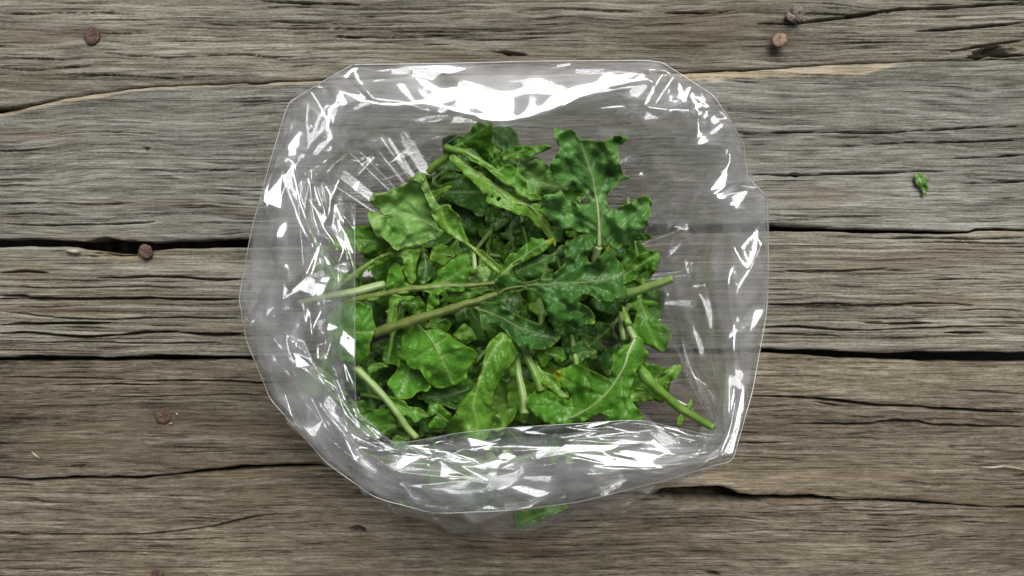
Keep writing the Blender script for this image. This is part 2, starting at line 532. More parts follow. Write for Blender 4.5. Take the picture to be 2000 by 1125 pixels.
def plank(key, top, bot, mat, seed, zoff, ts=None, bs=None, thick=0.024, wav=6.0, rows=1.5, lx=1.0, relief=1.0, tone_base=1.0, roundness=5.0):
    xs = np.concatenate([np.linspace(-700, -120, 30)[:-1], np.arange(-120, 2120, 5.0), np.linspace(2120, 2700, 30)])
    ft = edge_fn(top, ts or seed * 2 + 1)
    fb = edge_fn(bot, bs or seed * 2 + 2)
    yt = ft(xs); yb = fb(xs)
    wpx = float(np.mean(yb - yt))
    nv = max(12, int(wpx / rows))
    s = np.linspace(0, 1, nv)
    X = np.repeat(xs[None, :], nv, 0)
    Y = yt[None, :] * (1 - s[:, None]) + yb[None, :] * s[:, None]
    # grain coordinate: fibres follow x, gently wavy and curling round hidden knots
    warp = wav * fbm(X / 330, Y / 160, seed + 5, 3) * 2.4 + 2.2 * fbm(X / 80, Y / 34, seed + 9, 2)
    if key == 'B':
        warp = warp + 16 * np.exp(-((X - 250) / 260) ** 2 - ((Y - 330) / 60) ** 2) * np.sin((X - 60) / 120.0)
    V = Y + warp
    ring = fbm(X / 900, V / 26, seed + 11, 3)
    fib = fbm(X / lx / 150, V / 6.5, seed + 17, 3)
    fine = fbm(X / lx / 42, V / 2.6, seed + 23, 2)
    spk = fbm(X / lx / 26, V / 5.0, seed + 61, 2)
    g = 0.52 + 0.17 * ring + 0.20 * fib + 0.17 * fine + 0.12 * spk
    # soft summer wood worn into furrows, hard late wood standing proud
    furrow = sstep(0.30, 0.75, fbm(X / lx / 230, V / 4.2, seed + 31, 2))
    chk = sstep(0.42, 0.62, fbm(X / lx / 120, V / 3.2, seed + 37, 2)) * sstep(-0.15, 0.35, fbm(X / 260, V / 60, seed + 41, 2))
    z = relief * (0.00030 * fib + 0.00022 * fine + 0.00030 * ring) - relief * (0.0007 * furrow + 0.0016 * chk)
    g = g - 0.10 * furrow - 0.20 * chk
    # edges worn round and ragged
    dt = (Y - yt[None, :]); db = (yb[None, :] - Y)
    rt = roundness * (1.0 + 0.8 * vnoise(X / 140, 0 * X, seed + 43))
    rb = roundness * (1.0 + 0.8 * vnoise(X / 140, 0 * X, seed + 47))
    z -= 0.0012 * np.clip(1 - dt / np.maximum(rt, 1.5), 0, 1) ** 2 + 0.0012 * np.clip(1 - db / np.maximum(rb, 1.5), 0, 1) ** 2
    warm = 0.36 * sstep(0.12, 0.7, fbm(X / 260, V / 30, seed + 51, 3)) + 0.10 * sstep(0.2, 0.6, fbm(X / 90, V / 9, seed + 53, 2))
    fresh = np.zeros_like(X)
    tone = tone_base * (1.0 + 0.16 * fbm(X / 420, Y / 110, seed + 57, 3) * 1.5 + 0.10 * fbm(X / 60, Y / 20, seed + 58, 3))
    if key == 'B':        # the top arris is split off and shows younger wood
        lim = np.interp(X, [0, 130, 250, 480, 690, 1290, 1500, 1600, 1700, 1760], [9, 14, 9, 6, 10, 20, 20, 22, 26, 6])
        lim = lim * (1 + 0.45 * fbm(X / 45, 0 * X, 77, 3))
        m = (1 - sstep(0.7, 1.0, dt / np.maximum(lim, 1))) * sstep(1860, 1700, X)
        fresh = np.maximum(fresh, m * (0.75 + 0.35 * vnoise(X / 60, Y / 8, 78)))
        pal = m * (0.55 + 0.45 * sstep(1240, 1330, X))
        tone = tone * (1 + 0.38 * pal)
        z -= 0.0016 * m * sstep(1, 0, dt / np.maximum(lim, 1))
        blu = (1 - sstep(20, 75, dt + 14 * fbm(X / 90, Y / 14, 79, 2))) * (1 - m)
        g = g * (1 - 0.10 * blu)
        warm = warm * (1 - 0.9 * blu)
        warm = np.maximum(warm, 0.62 * np.exp(-((X - 75) / 120) ** 2 - ((Y - 264) / 15) ** 2) * (0.7 + 0.5 * fbm(X / 60, Y / 8, 80, 2)))
        warm = np.maximum(warm, 0.5 * np.exp(-((X - 1600) / 90) ** 2 - ((Y - 385) / 20) ** 2))
    if key == 'C':
        m = np.exp(-((X - 235) / 75) ** 2) * (1 - sstep(6, 15, dt + 3 * fbm(X / 25, Y / 10, 81, 2)))
        m2 = np.exp(-((X - 1960) / 75) ** 2) * (1 - sstep(3, 7, dt))
        fresh = np.maximum(fresh, np.clip(0.9 * m + 0.9 * m2, 0, 1))
        warm = np.maximum(warm, 0.55 * np.exp(-((X - 90) / 150) ** 2 - ((Y - 606) / 12) ** 2))
        warm = np.maximum(warm, 0.4 * np.exp(-((X - 1720) / 240) ** 2 - ((Y - 512) / 16) ** 2))
    if key == 'D':
        tone = tone * np.interp(X, [0, 700, 1300, 1600], [0.84, 0.86, 1.10, 1.14])  # darker left end: browner wood plus the lower-left shade put into its colour
        m = np.exp(-((X - 1250) / 330) ** 2) * (1 - sstep(0, 60, db + 16 * fbm(X / 70, Y / 16, 83, 2)))
        tone = tone * (1 + 0.32 * m)
        fresh = np.maximum(fresh, 0.30 * m)
    if key == 'A':
        tone = tone * (1 + 0.10 * fbm(X / 300, V / 30, 85, 2))
        m = np.exp(-((X - 1945) / 65) ** 2 - ((Y - 93) / 15) ** 2)
        fresh = np.maximum(fresh, 0.5 * m * sstep(-0.2, 0.4, fbm(X / 30, V / 4, 84, 2)))
        warm = np.maximum(warm, 0.45 * np.exp(-((X - 1360) / 140) ** 2 - ((Y - 50) / 50) ** 2))
    for nx, ny in ((179, 70), (1523, 78), (284, 491), (318, 814), (307, 1127)):
        tone = tone * (1 - 0.34 * np.exp(-((X - nx) / 30) ** 2 - ((Y - ny) / 19) ** 2))     # iron stain round the nails
        warm = np.maximum(warm, 0.35 * np.exp(-((X - nx) / 55) ** 2 - ((Y - ny) / 17) ** 2))
    pts = np.stack([X.ravel(), Y.ravel()], 1)
    zf = z.ravel(); gf = g.ravel()
    for poly, hw, dep in CRACKS.get(key, []):
        hw *= 1.25; dep *= 1.6
        L = catmull(poly, 12.0)
        lo = L.min(0) - 12; hi = L.max(0) + 12
        sel = np.where((pts[:, 0] > lo[0]) & (pts[:, 0] < hi[0]) & (pts[:, 1] > lo[1]) & (pts[:, 1] < hi[1]))[0]
        if not len(sel): continue
        L[:, 1] += 1.6 * fbm(L[:, 0] / 35, 0 * L[:, 0], seed + 90, 3)
        d, sd, arc, par = near_poly(pts[sel], L)
        tot = np.hypot(*np.diff(L, axis=0).T).sum() + 1e-6
        u = arc / tot
        w = hw * np.clip(4 * np.minimum(u, 1 - u) + 0.35, 0, 1) * (0.9 + 0.35 * vnoise(pts[sel, 0] / 22, 0 * d, seed + 91)) + 0.35
        prof = 1 - sstep(0.35, 1.25, d / w)
        zf[sel] -= 0.001 * dep * prof * np.clip(w / hw, 0.3, 1)
        lip = np.exp(-((d - w * 1.6) / (w * 0.9)) ** 2)
        zf[sel] += 0.00012 * lip
    for k_, cx, cy, rx, ry, dep in PITS:
        if k_ != key: continue
        q = ((pts[:, 0] - cx) / rx) ** 2 + ((pts[:, 1] - cy + 2 * np.sin(pts[:, 0] / 9)) / ry) ** 2
        q = np.sqrt(q) + 0.22 * fbm(pts[:, 0] / 9, pts[:, 1] / 4, seed + 95, 2)
        zf -= 0.001 * dep * (1 - sstep(0.45, 1.05, q))
    z = zf.reshape(X.shape) + zoff
    wx, wy, _ = W(X, Y, 0.0)
    rows_v = [np.stack([wx, wy, z], -1)]
    # side walls: two extra rows at each edge, undercut a touch
    def wall(row, sgn):
        out = []
        for dz, dy in ((0.0025, 0.4), (0.008, 0.2), (thick, -0.6)):
            r = row.copy()
            r[:, 2] = row[:, 2] * 0 + zoff - dz - 0.0008 * np.abs(vnoise(xs / 30, 0 * xs + dz * 900, seed + 99))
            r[:, 1] += sgn * (dy + 1.4 * vnoise(xs / 50, 0 * xs + dz * 500, seed + 98)) * PX
            out.append(r)
        return out
    topw = wall(rows_v[0][0], 1.0)[::-1]
    botw = wall(rows_v[0][-1], -1.0)
    verts = np.concatenate([np.stack(topw), rows_v[0], np.stack(botw)], 0)

    def pad(a):
        return np.concatenate([np.repeat(a[:1], 3, 0), a, np.repeat(a[-1:], 3, 0)], 0)
    at = dict(grain=pad(gf.reshape(X.shape)), tone=pad(tone), fresh=pad(np.clip(fresh, 0, 1)), warm=pad(np.clip(warm, 0, 0.8)))
    nr, ncol = verts.shape[:2]
    f = grid_faces(nr, ncol)[:, ::-1]
    return mesh_np('plank', verts.reshape(-1, 3), f, mat, deck, {k: v.ravel() for k, v in at.items()})


plank('A', A_TOP, A_BOT, M_TAN, 3, -0.0006, bs=301, wav=5, relief=1.2, lx=1.3)
plank('B', B_TOP, B_BOT, M_GREY, 14, 0.0, ts=301, wav=8, relief=0.9, roundness=4)
plank('C', C_TOP, C_BOT, M_TAN, 29, -0.0010, wav=2.5, relief=1.35, lx=2.0, tone_base=1.04)
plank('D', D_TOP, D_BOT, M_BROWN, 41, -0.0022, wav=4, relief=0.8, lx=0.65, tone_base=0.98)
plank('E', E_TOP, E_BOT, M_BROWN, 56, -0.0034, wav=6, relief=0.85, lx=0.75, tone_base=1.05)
plank('F', [(-700, -420), (2700, -415)], [(-700, -128), (2700, -130)], M_GREY, 63, -0.002, rows=12)
plank('G', [(-700, 1206), (2700, 1204)], [(-700, 1480), (2700, 1485)], M_GREY, 71, -0.002, rows=12)


def joist(x0, x1, seed):
    ys = np.arange(-420, 1490, 8.0)
    xs = np.linspace(x0, x1, 60)
    X, Y = np.meshgrid(xs, ys)
    wx, wy, _ = W(X, Y, 0.0)
    gr = 0.45 + 0.4 * fbm(Y / 200, X / 7, seed, 3)
    z = -0.0265 + 0.0006 * fbm(Y / 120, X / 6, seed + 4, 3)
    verts = np.stack([wx, wy, z], -1)
    l = verts[:, :1].copy(); l[..., 2] = -0.12
    r = verts[:, -1:].copy(); r[..., 2] = -0.12
    verts = np.concatenate([l, verts, r], 1)
    gr = np.concatenate([gr[:, :1], gr, gr[:, -1:]], 1)
    n = gr.size
    return mesh_np('joist', verts.reshape(-1, 3), grid_faces(*gr.shape)[:, ::-1], M_BROWN, deck,
                   dict(grain=gr.ravel(), tone=np.full(n, 0.8), fresh=np.zeros(n), warm=np.zeros(n)))


joist(120, 400, 5)
joist(1200, 1580, 8)
# ------------------------------------------------------------------ arugula leaves
LM = {
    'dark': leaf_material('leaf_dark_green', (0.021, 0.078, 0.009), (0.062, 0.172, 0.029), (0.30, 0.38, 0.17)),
    'blue': leaf_material('leaf_blue_green', (0.054, 0.148, 0.024), (0.112, 0.265, 0.060), (0.40, 0.45, 0.25)),
    'mid': leaf_material('leaf_mid_green', (0.036, 0.125, 0.008), (0.092, 0.255, 0.022), (0.32, 0.42, 0.13)),
    'light': leaf_material('leaf_light_green', (0.070, 0.185, 0.013), (0.150, 0.315, 0.036), (0.38, 0.50, 0.16)),
    'pale': leaf_material('leaf_pale_underside', (0.105, 0.235, 0.040), (0.21, 0.37, 0.095), (0.40, 0.52, 0.22)),
}
SM = {
    'pale': stalk_material('stalk_pale_green', (0.18, 0.27, 0.065), (0.28, 0.38, 0.12)),
    'red': stalk_material('stalk_olive_red', (0.12, 0.15, 0.03), (0.19, 0.24, 0.06)),
    'green': stalk_material('stalk_green', (0.12, 0.23, 0.03), (0.19, 0.32, 0.06)),
    'white': stalk_material('stalk_whitish', (0.29, 0.37, 0.15), (0.40, 0.47, 0.23)),
}


def tube(path, mat, parent, origin, name='stalk', sides=16, flat=0.85):
    """path rows: px, py, z(m), radius px"""
    P = catmull(path, 4.0)
    n = len(P)
    if name == 'stalk':      # living stalks are never quite straight
        P[:, :2] += 1.5 * np.stack([vnoise(P[:, 0] / 26, P[:, 1] / 26, 31), vnoise(P[:, 0] / 26, P[:, 1] / 26, 33)], 1)
        P[:, 3] *= 1 + 0.10 * vnoise(P[:, 0] / 18, P[:, 1] / 18, 35)
    x, y, z = W(P[:, 0], P[:, 1], P[:, 2])
    C = np.stack([x, y, z], 1)
    R = np.maximum(P[:, 3] * 0.86, 0.3) * PX
    T = np.gradient(C, axis=0)
    T /= np.linalg.norm(T, axis=1)[:, None] + 1e-12
    up = np.array([0, 0, 1.0])
    B = np.cross(T, up); B /= np.linalg.norm(B, axis=1)[:, None] + 1e-9
    U = np.cross(B, T)
    a = np.linspace(0, 2 * np.pi, sides, endpoint=False)
    jit = 1 + 0.10 * vnoise(P[:, 0] / 9, P[:, 1] / 9, 3)[:, None] + 0.10 * np.cos(4 * a + 0.6)[None, :]
    V = C[:, None] + (R[:, None] * jit)[..., None] * (np.cos(a)[None, :, None] * B[:, None] + flat * np.sin(a)[None, :, None] * U[:, None])
    f = grid_faces(n, sides, True)
    verts = np.concatenate([V.reshape(-1, 3), C[:1], C[-1:]])
    k = n * sides
    faces = f.tolist()
    for j in range(sides):
        faces.append([k, (j + 1) % sides, j])
        faces.append([k + 1, (n - 1) * sides + j, (n - 1) * sides + (j + 1) % sides])
    return mesh_np(name, verts, faces, mat, parent, origin=origin)


def blade(poly, rib, mat, parent, origin, seed, cup=0.0, roll=0.0, ruffle=1.6, fold=0.0, veins=None, vw=1.3, spacing=26, sweep=0.8,
          yellow=(), holes=(), tone=0.5, step=3.2, name='blade', serr=0.9, edge_roll=0.0, thick=0.00022):
    """poly: outline in photo px; rib: rows (px, py, z mm) from stalk to tip. Height = rib height + curl away from the rib."""
    cup *= 1.7; ruffle *= 1.45
    O = catmull(poly, 3.0, True)
    r = np.random.default_rng(seed)
    nrm = np.roll(O, -1, 0) - np.roll(O, 1, 0)
    nrm = np.stack([nrm[:, 1], -nrm[:, 0]], 1) / (np.linalg.norm(nrm, axis=1)[:, None] + 1e-9)
    s = np.arange(len(O))
    O = O + nrm * (serr * vnoise(s / 3.5, 0 * s, seed)[:, None] + 1.1 * serr * vnoise(s / 9.0, 0 * s, seed + 5)[:, None])
    no = len(O)
    lo = O.min(0); hi = O.max(0)
    gx, gy = np.meshgrid(np.arange(lo[0], hi[0], step), np.arange(lo[1], hi[1], step))
    gx = gx + (np.arange(gx.shape[0])[:, None] % 2) * step * 0.5
    G = np.stack([gx.ravel(), gy.ravel()], 1) + r.uniform(-0.5, 0.5, (gx.size, 2))
    # inside test
    ins = np.zeros(len(G), bool)
    for i in range(no):
        a = O[i]; b = O[(i + 1) % no]
        c = ((a[1] > G[:, 1]) != (b[1] > G[:, 1]))
        with np.errstate(divide='ignore', invalid='ignore'):
            xx = (b[0] - a[0]) * (G[:, 1] - a[1]) / (b[1] - a[1]) + a[0]
        ins ^= c & (G[:, 0] < xx)
    G = G[ins]
    dO = np.full(len(G), 1e9)
    for ch in range(0, len(G), 2000):
        dO[ch:ch + 2000] = np.sqrt(((G[ch:ch + 2000, None] - O[None]) ** 2).sum(-1)).min(1)
    G = G[dO > step * 0.55]
    for hx, hy, hr in holes:
        G = G[((G - [hx, hy]) ** 2).sum(1) > (hr + 1.2) ** 2]
    pts = [Vector(p) for p in O] + [Vector(p) for p in G]
    loops = [list(range(no))]
    for hx, hy, hr in holes:
        b0 = len(pts)
        a = np.linspace(0, 2 * np.pi, 9, endpoint=False)
        for t in a:
            q = hr * r.uniform(0.75, 1.25)
            pts.append(Vector((hx + q * math.cos(t), hy + q * math.sin(t))))
        loops.append(list(range(b0, b0 + 9))[::-1])
    vo, ed, fc, _, _, _ = delaunay_2d_cdt(pts, [], loops, 2 if holes else 1, 1e-4)
    if holes:
        vo, ed, fc, _, _, _ = delaunay_2d_cdt(pts, [], loops, 4, 1e-4)
    P = np.array([(v.x, v.y) for v in vo])
    F = [list(f) for f in fc]
    if holes:
        keep = []
        for f in F:
            c = P[f].mean(0)
            if all((c[0] - hx) ** 2 + (c[1] - hy) ** 2 > (hr * 0.8) ** 2 for hx, hy, hr in holes):
                keep.append(f)
        F = keep
    R = catmull(rib, 6.0)
    d, side, arc, par = near_poly(P, R[:, :2])
    tot = np.hypot(*np.diff(R[:, :2], axis=0).T).sum() + 1e-9
    zr = np.interp(par, np.arange(len(R)), R[:, 2]) * 0.001
    e = np.clip(d / 45.0, 0, 3)
    dE = np.full(len(P), 1e9)
    for ch in range(0, len(P), 2000):
        dE[ch:ch + 2000] = np.sqrt(((P[ch:ch + 2000, None] - O[None]) ** 2).sum(-1)).min(1)
    z = zr + 0.001 * (cup * e ** 2 * 4 + roll * side * d / 45 + fold * np.abs(d) / 45)
    z += 0.001 * ruffle * np.clip(d / 30, 0.1, 1.3) * (2.2 * vnoise(P[:, 0] / 34, P[:, 1] / 34, seed + 1) + 0.8 * vnoise(P[:, 0] / 15, P[:, 1] / 15, seed + 2))
    z += 0.001 * (0.16 * vnoise(P[:, 0] / 8, P[:, 1] / 8, seed + 3))
    z += 0.001 * edge_roll * np.exp(-(dE / 7.0) ** 2)
    z += 0.001 * ruffle * 0.9 * np.exp(-(dE / 10.0) ** 2) * vnoise(P[:, 0] / 12, P[:, 1] / 12, seed + 8)
    # veins: the rib, its laterals, and pinnate side veins
    ve = np.exp(-(d / (vw * 1.5)) ** 2) * 0.6
    if veins:
        for Lv in veins:
            dv, _, av, _ = near_poly(P, catmull(Lv, 6.0)[:, :2])
            ve = np.maximum(ve, 0.42 * np.exp(-(dv / vw) ** 2))
            z -= 0.001 * 0.9 * np.exp(-(dv / 4.5) ** 2)
    ph = (arc - sweep * d + 5 * vnoise(P[:, 0] / 25, P[:, 1] / 25, seed + 4)) / spacing + 0.5 * (side > 0) + 0.37
    tri = np.abs(ph - np.round(ph)) * spacing
    pin = np.exp(-(tri / 1.4) ** 2) * sstep(2, 8, d) * np.exp(-d / 60)
    ve = np.maximum(ve, (0.10 if veins else 0.17) * pin)
    z += 0.001 * (0.5 if veins else 1.0) * (1.15 * np.abs(np.sin(np.pi * ph)) - 0.65) * sstep(3, 14, d)
    ye = np.zeros(len(P))
    for yx, yy, yr in yellow:
        ye = np.maximum(ye, np.exp(-(((P - [yx, yy]) ** 2).sum(1)) / yr ** 2) * 0.9)
    ye = np.maximum(ye, 0.10 * np.exp(-(dE / 2.2) ** 2))
    z = np.maximum(z, 0.0025)
    tn = tone + 0.35 * fbm(P[:, 0] / 45, P[:, 1] / 45, seed + 6, 2)
    x, y, zz = W(P[:, 0], P[:, 1], z)
    V = np.stack([x, y, zz], 1)
    o = mesh_np(name, V, F, mat, parent, dict(vein=ve, yellow=ye, tone=tn), origin=origin)
    me = o.data
    # faces upwards
    if len(me.polygons) and sum(p.normal.z for p in me.polygons) < 0:
        me.flip_normals()
    sol = o.modifiers.new('thickness', 'SOLIDIFY')
    sol.thickness = thick
    sol.offset = -1
    return o


_seed = [100]
LEAVES = []


def leaf(label, polys, ribs, col='mid', stalk=None, stalk_col='green', group=None, rib_r=(3.2, 0.8), name='arugula_leaf', cat='leaf', dz=0.0, **kw):
    """polys: one outline or several lobes on the same stalk; ribs likewise"""
    _seed[0] += 13
    if polys and not isinstance(polys[0], list):
        polys = [polys]; ribs = [ribs]
    first = (stalk[0] if stalk else ribs[0][0])
    ox, oy, oz = W(first[0], first[1], (first[2] + dz) * 0.001)
    root = empty(name, (ox, oy, oz))
    tag(root, label, cat, group)
    org = (ox, oy, oz)
    for i, (po, ri) in enumerate(zip(polys, ribs)):
        k = dict(kw)
        if i > 0:
            k['veins'] = None
            k['holes'] = ()
        ri = [(a, b, c + dz) for a, b, c in ri]
        blade(po, ri, LM[col], root, org, _seed[0] + i * 3, **k)
        if rib_r:
            R = [(a, b, (c + 0.05) * 0.001, 0.72 * rib_r[0] + (rib_r[1] - rib_r[0]) * j / max(1, len(ri) - 1)) for j, (a, b, c) in enumerate(ri)]
            tube(R, SM[stalk_col], root, org, 'midrib', 7, 0.6)
    if stalk:
        tube([(a, b, (c + dz) * 0.001, r_) for a, b, c, r_ in stalk], SM[stalk_col], root, org, 'stalk')
    LEAVES.append(root)
    return root


# --- the big leaves on top of the pile, read off the photograph
leaf('big blue-green lobed leaf with pale midrib standing at the back of the open bag',
     [(1082, 249), (1090, 251), (1099, 255), (1113, 253), (1124, 259), (1130, 268), (1140, 272), (1154, 272), (1164, 276), (1182, 274), (1201, 266), (1220, 265), (1227, 267), (1226, 273), (1217, 279), (1207, 286), (1204, 290), (1209, 303), (1213, 324), (1217, 340), (1229, 346), (1228, 350), (1218, 350), (1207, 359), (1194, 370), (1186, 382), (1184, 390), (1186, 401), (1194, 409), (1204, 407), (1212, 401), (1230, 397), (1242, 390), (1258, 382), (1270, 386), (1273, 398), (1270, 410), (1272, 423), (1266, 430), (1269, 441), (1258, 444), (1252, 454), (1257, 467), (1242, 471), (1223, 482), (1204, 486), (1190, 484), (1176, 480), (1171, 488), (1165, 486), (1162, 462), (1148, 455), (1137, 453), (1116, 450), (1092, 450), (1078, 446), (1082, 438), (1070, 428), (1060, 418), (1055, 411), (1062, 404), (1059, 394), (1061, 386), (1070, 380), (1084, 378), (1094, 370), (1102, 378), (1106, 388), (1121, 393), (1134, 399), (1145, 398), (1150, 388), (1150, 381), (1142, 375), (1132, 376), (1124, 372), (1108, 365), (1095, 362), (1086, 356), (1084, 348), (1070, 347), (1069, 342), (1078, 339), (1074, 329), (1079, 316), (1086, 304), (1092, 292), (1087, 278), (1082, 265)],
     [(1170, 482, 66), (1170, 457, 68), (1169, 428, 70), (1166, 396, 72), (1162, 377, 73), (1156, 343, 76), (1146, 314, 79), (1135, 279, 83)],
     'blue', [(1160, 512, 60, 6), (1166, 497, 63, 6), (1170, 482, 66, 5.5)], 'white', rib_r=(5.2, 0.8), cup=0.15, ruffle=2.0,
     veins=[[(1158, 382), (1135, 358), (1114, 337), (1104, 312)], [(1156, 327), (1170, 306), (1190, 290)], [(1169, 383), (1185, 350), (1196, 322), (1206, 312)],
            [(1161, 444), (1130, 426), (1110, 418), (1092, 407), (1075, 395)], [(1186, 470), (1210, 446), (1231, 425), (1250, 405)], [(1172, 440), (1180, 410)]], spacing=22, tone=0.5)

leaf('large dark lobed leaf with long olive stalk lying across the middle of the pile',
     [[(996, 534), (1004, 535), (1010, 545), (1023, 551), (1036, 550), (1050, 546), (1060, 542), (1066, 543), (1079, 538), (1086, 531), (1092, 527), (1098, 519), (1103, 508), (1102, 492), (1104, 482), (1105, 470), (1116, 468), (1129, 460), (1148, 458), (1161, 458), (1165, 465), (1160, 478), (1151, 489), (1146, 498), (1150, 511), (1156, 514), (1169, 503), (1180, 492), (1185, 484), (1188, 480), (1193, 484), (1204, 489), (1206, 505), (1217, 522), (1219, 534), (1217, 550), (1224, 567), (1223, 580), (1217, 588), (1194, 591), (1175, 590), (1169, 590), (1162, 582), (1153, 575), (1142, 574), (1135, 578), (1132, 590), (1142, 596), (1154, 606), (1162, 617), (1162, 631), (1156, 634), (1148, 633), (1140, 639), (1132, 642), (1121, 639), (1113, 633), (1103, 634), (1097, 641), (1090, 647), (1082, 641), (1073, 626), (1070, 612), (1062, 598), (1057, 582), (1047, 572), (1034, 566), (1017, 567), (1001, 571), (992, 575), (994, 584), (992, 593), (988, 589), (985, 574), (974, 563), (966, 553), (966, 541), (980, 537)],
      [(918, 598), (936, 609), (939, 634), (952, 647), (971, 653), (968, 646), (954, 634), (966, 634), (978, 639), (989, 650), (1001, 665), (1015, 676), (1036, 681), (1050, 684), (1070, 682), (1082, 674), (1094, 662), (1094, 652), (1082, 644), (1070, 636), (1044, 630), (1020, 620), (996, 607), (985, 593), (976, 586), (952, 588), (928, 596)]],
     [[(973, 574, 75), (990, 564, 75.5), (1028, 558, 76), (1084, 554, 77), (1140, 552, 77), (1180, 547, 76), (1217, 534, 73)],
      [(920, 596, 72), (936, 604, 71.5), (952, 610, 71), (980, 622, 69), (1012, 639, 68), (1057, 655, 66), (1085, 662, 65)]],
     'dark', [(728, 651, 66, 9), (770, 638, 69, 8.6), (808, 625, 71, 8.2), (840, 615, 72, 7.8), (880, 604, 73, 7), (920, 590, 74, 6.4), (950, 582, 74.5, 5.5), (973, 574, 75, 5)], 'red', rib_r=(3.8, 1.0), cup=-0.25, ruffle=1.9,
     veins=[[(1030, 560), (1044, 564), (1070, 577), (1092, 591), (1120, 605), (1148, 615)], [(1086, 546), (1103, 536), (1116, 524), (1124, 510), (1130, 497)], [(1140, 554), (1170, 564), (1204, 577)], [(1165, 548), (1180, 530), (1190, 510)]],
     yellow=[(1188, 483, 4), (1161, 631, 3)], spacing=24, tone=0.42)

leaf('broad pale-green leaf with split rounded end and folded edge at the upper left',
     [[(730, 378), (722, 390), (722, 396), (730, 404), (739, 410), (747, 417), (758, 421), (748, 420), (735, 414), (722, 412), (719, 426), (725, 441), (733, 458), (738, 463), (747, 463), (757, 471), (765, 482), (776, 489), (789, 484), (805, 481), (824, 476), (840, 470), (856, 466), (866, 455), (856, 444), (848, 418), (843, 396), (834, 370), (828, 350), (814, 345), (798, 348), (798, 358), (784, 361), (776, 364), (766, 369), (757, 374), (744, 377)],
      [(814, 338), (824, 338), (829, 340), (834, 355), (843, 374), (853, 394), (861, 408), (852, 414), (842, 408), (834, 390), (824, 370), (812, 354), (803, 352), (810, 344)]],
     [[(868, 452, 57), (840, 440, 60), (800, 420, 62), (760, 418, 63), (735, 425, 65)], [(858, 408, 66), (840, 378, 69), (820, 342, 72)]],
     'pale', None, 'pale', rib_r=(2.2, 0.6), cup=0.35, ruffle=1.6, tone=0.45, spacing=30)

leaf('narrow twisted light-green leaf curling down from the pale round leaf',
     [(841, 414), (848, 410), (858, 404), (864, 401), (875, 400), (879, 402), (880, 409), (893, 418), (899, 431), (904, 447), (912, 463), (917, 473), (928, 482), (942, 490), (952, 498), (966, 511), (981, 524), (979, 530), (974, 536), (965, 529), (949, 514), (930, 494), (912, 478), (901, 473), (885, 464), (866, 450), (854, 438), (846, 423)],
     [(976, 531, 70), (950, 506, 71), (925, 486, 72), (904, 473, 73), (878, 448, 75), (866, 425, 77), (862, 404, 79)], 'light', None, 'pale', cup=0.9, ruffle=1.0, tone=0.3, edge_roll=1.4)

leaf('long pale leaf with two small insect holes running diagonally near the back',
     [(878, 305), (882, 303), (896, 308), (912, 316), (936, 335), (960, 353), (984, 369), (1001, 384), (1020, 393), (1038, 398), (1049, 398), (1057, 402), (1055, 413), (1065, 426), (1076, 441), (1082, 455), (1087, 470), (1084, 482), (1076, 472), (1068, 461), (1057, 449), (1044, 438), (1033, 425), (1018, 422), (1009, 420), (996, 414), (980, 407), (963, 400), (949, 396), (949, 387), (952, 380), (942, 380), (939, 374), (931, 367), (920, 354), (901, 335), (888, 322), (878, 312)],
     [(1084, 474, 60), (1060, 436, 64), (1036, 404, 67), (1000, 394, 69), (970, 370, 70), (936, 345, 71), (900, 318, 72), (882, 307, 72)], 'light', None, 'pale', cup=-0.6, ruffle=1.2,
     holes=[(961, 385, 2.6), (974, 388, 4.0)], tone=0.6)

leaf('yellow-green folded leaf above the leaf with insect holes',
     [(882, 289), (890, 287), (912, 295), (936, 310), (960, 324), (976, 331), (983, 324), (996, 322), (1006, 329), (1017, 342), (1025, 348), (1030, 364), (1028, 374), (1044, 377), (1057, 386), (1057, 392), (1044, 393), (1031, 390), (1012, 380), (996, 366), (978, 352), (952, 331), (928, 317), (904, 304), (882, 296)],
     [(882, 292, 70), (912, 300, 73), (950, 320, 74), (976, 338, 73), (1000, 362, 71), (1030, 383, 69), (1055, 390, 68)], 'mid', [(870, 287, 68, 6), (882, 292, 70, 6), (912, 300, 73, 6), (940, 314, 74, 5)], 'green', rib_r=(5.5, 2.0), cup=0.5, ruffle=1.4, tone=0.6)

leaf('upright folded leaf tip touching the film at the back of the pile',
     [(953, 236), (957, 233), (961, 239), (962, 260), (961, 273), (964, 284), (962, 310), (952, 313), (944, 310), (934, 298), (920, 289), (907, 291), (893, 284), (901, 274), (917, 258), (931, 240), (942, 240)],
     [(898, 284, 68), (920, 270, 73), (940, 255, 77), (957, 236, 81)], 'mid', [(838, 338, 60, 7), (850, 324, 62, 7), (880, 300, 66, 6.4), (905, 278, 69, 5)], 'green', cup=-0.5, ruffle=1.6, tone=0.55)

leaf('small dark leaf edge between the upright tip and the folded yellow-green leaf',
     [(965, 284), (976, 292), (982, 308), (983, 322), (990, 330), (976, 334), (962, 322), (955, 310), (962, 300)],
     [(985, 330, 62), (974, 310, 65), (966, 288, 68)], 'mid', None, cup=0.4, tone=0.4)

leaf('bright curled leaf edge lying sideways at the back left of the big lobed leaf',
     [(980, 303), (988, 292), (999, 284), (1020, 285), (1044, 284), (1066, 281), (1073, 284), (1079, 289), (1060, 297), (1036, 305), (1012, 310), (996, 311), (983, 314)],
     [(985, 307, 62), (1010, 298, 64), (1045, 291, 66), (1074, 285, 67)], 'mid', None, cup=-0.5, tone=0.7, edge_roll=1.2)

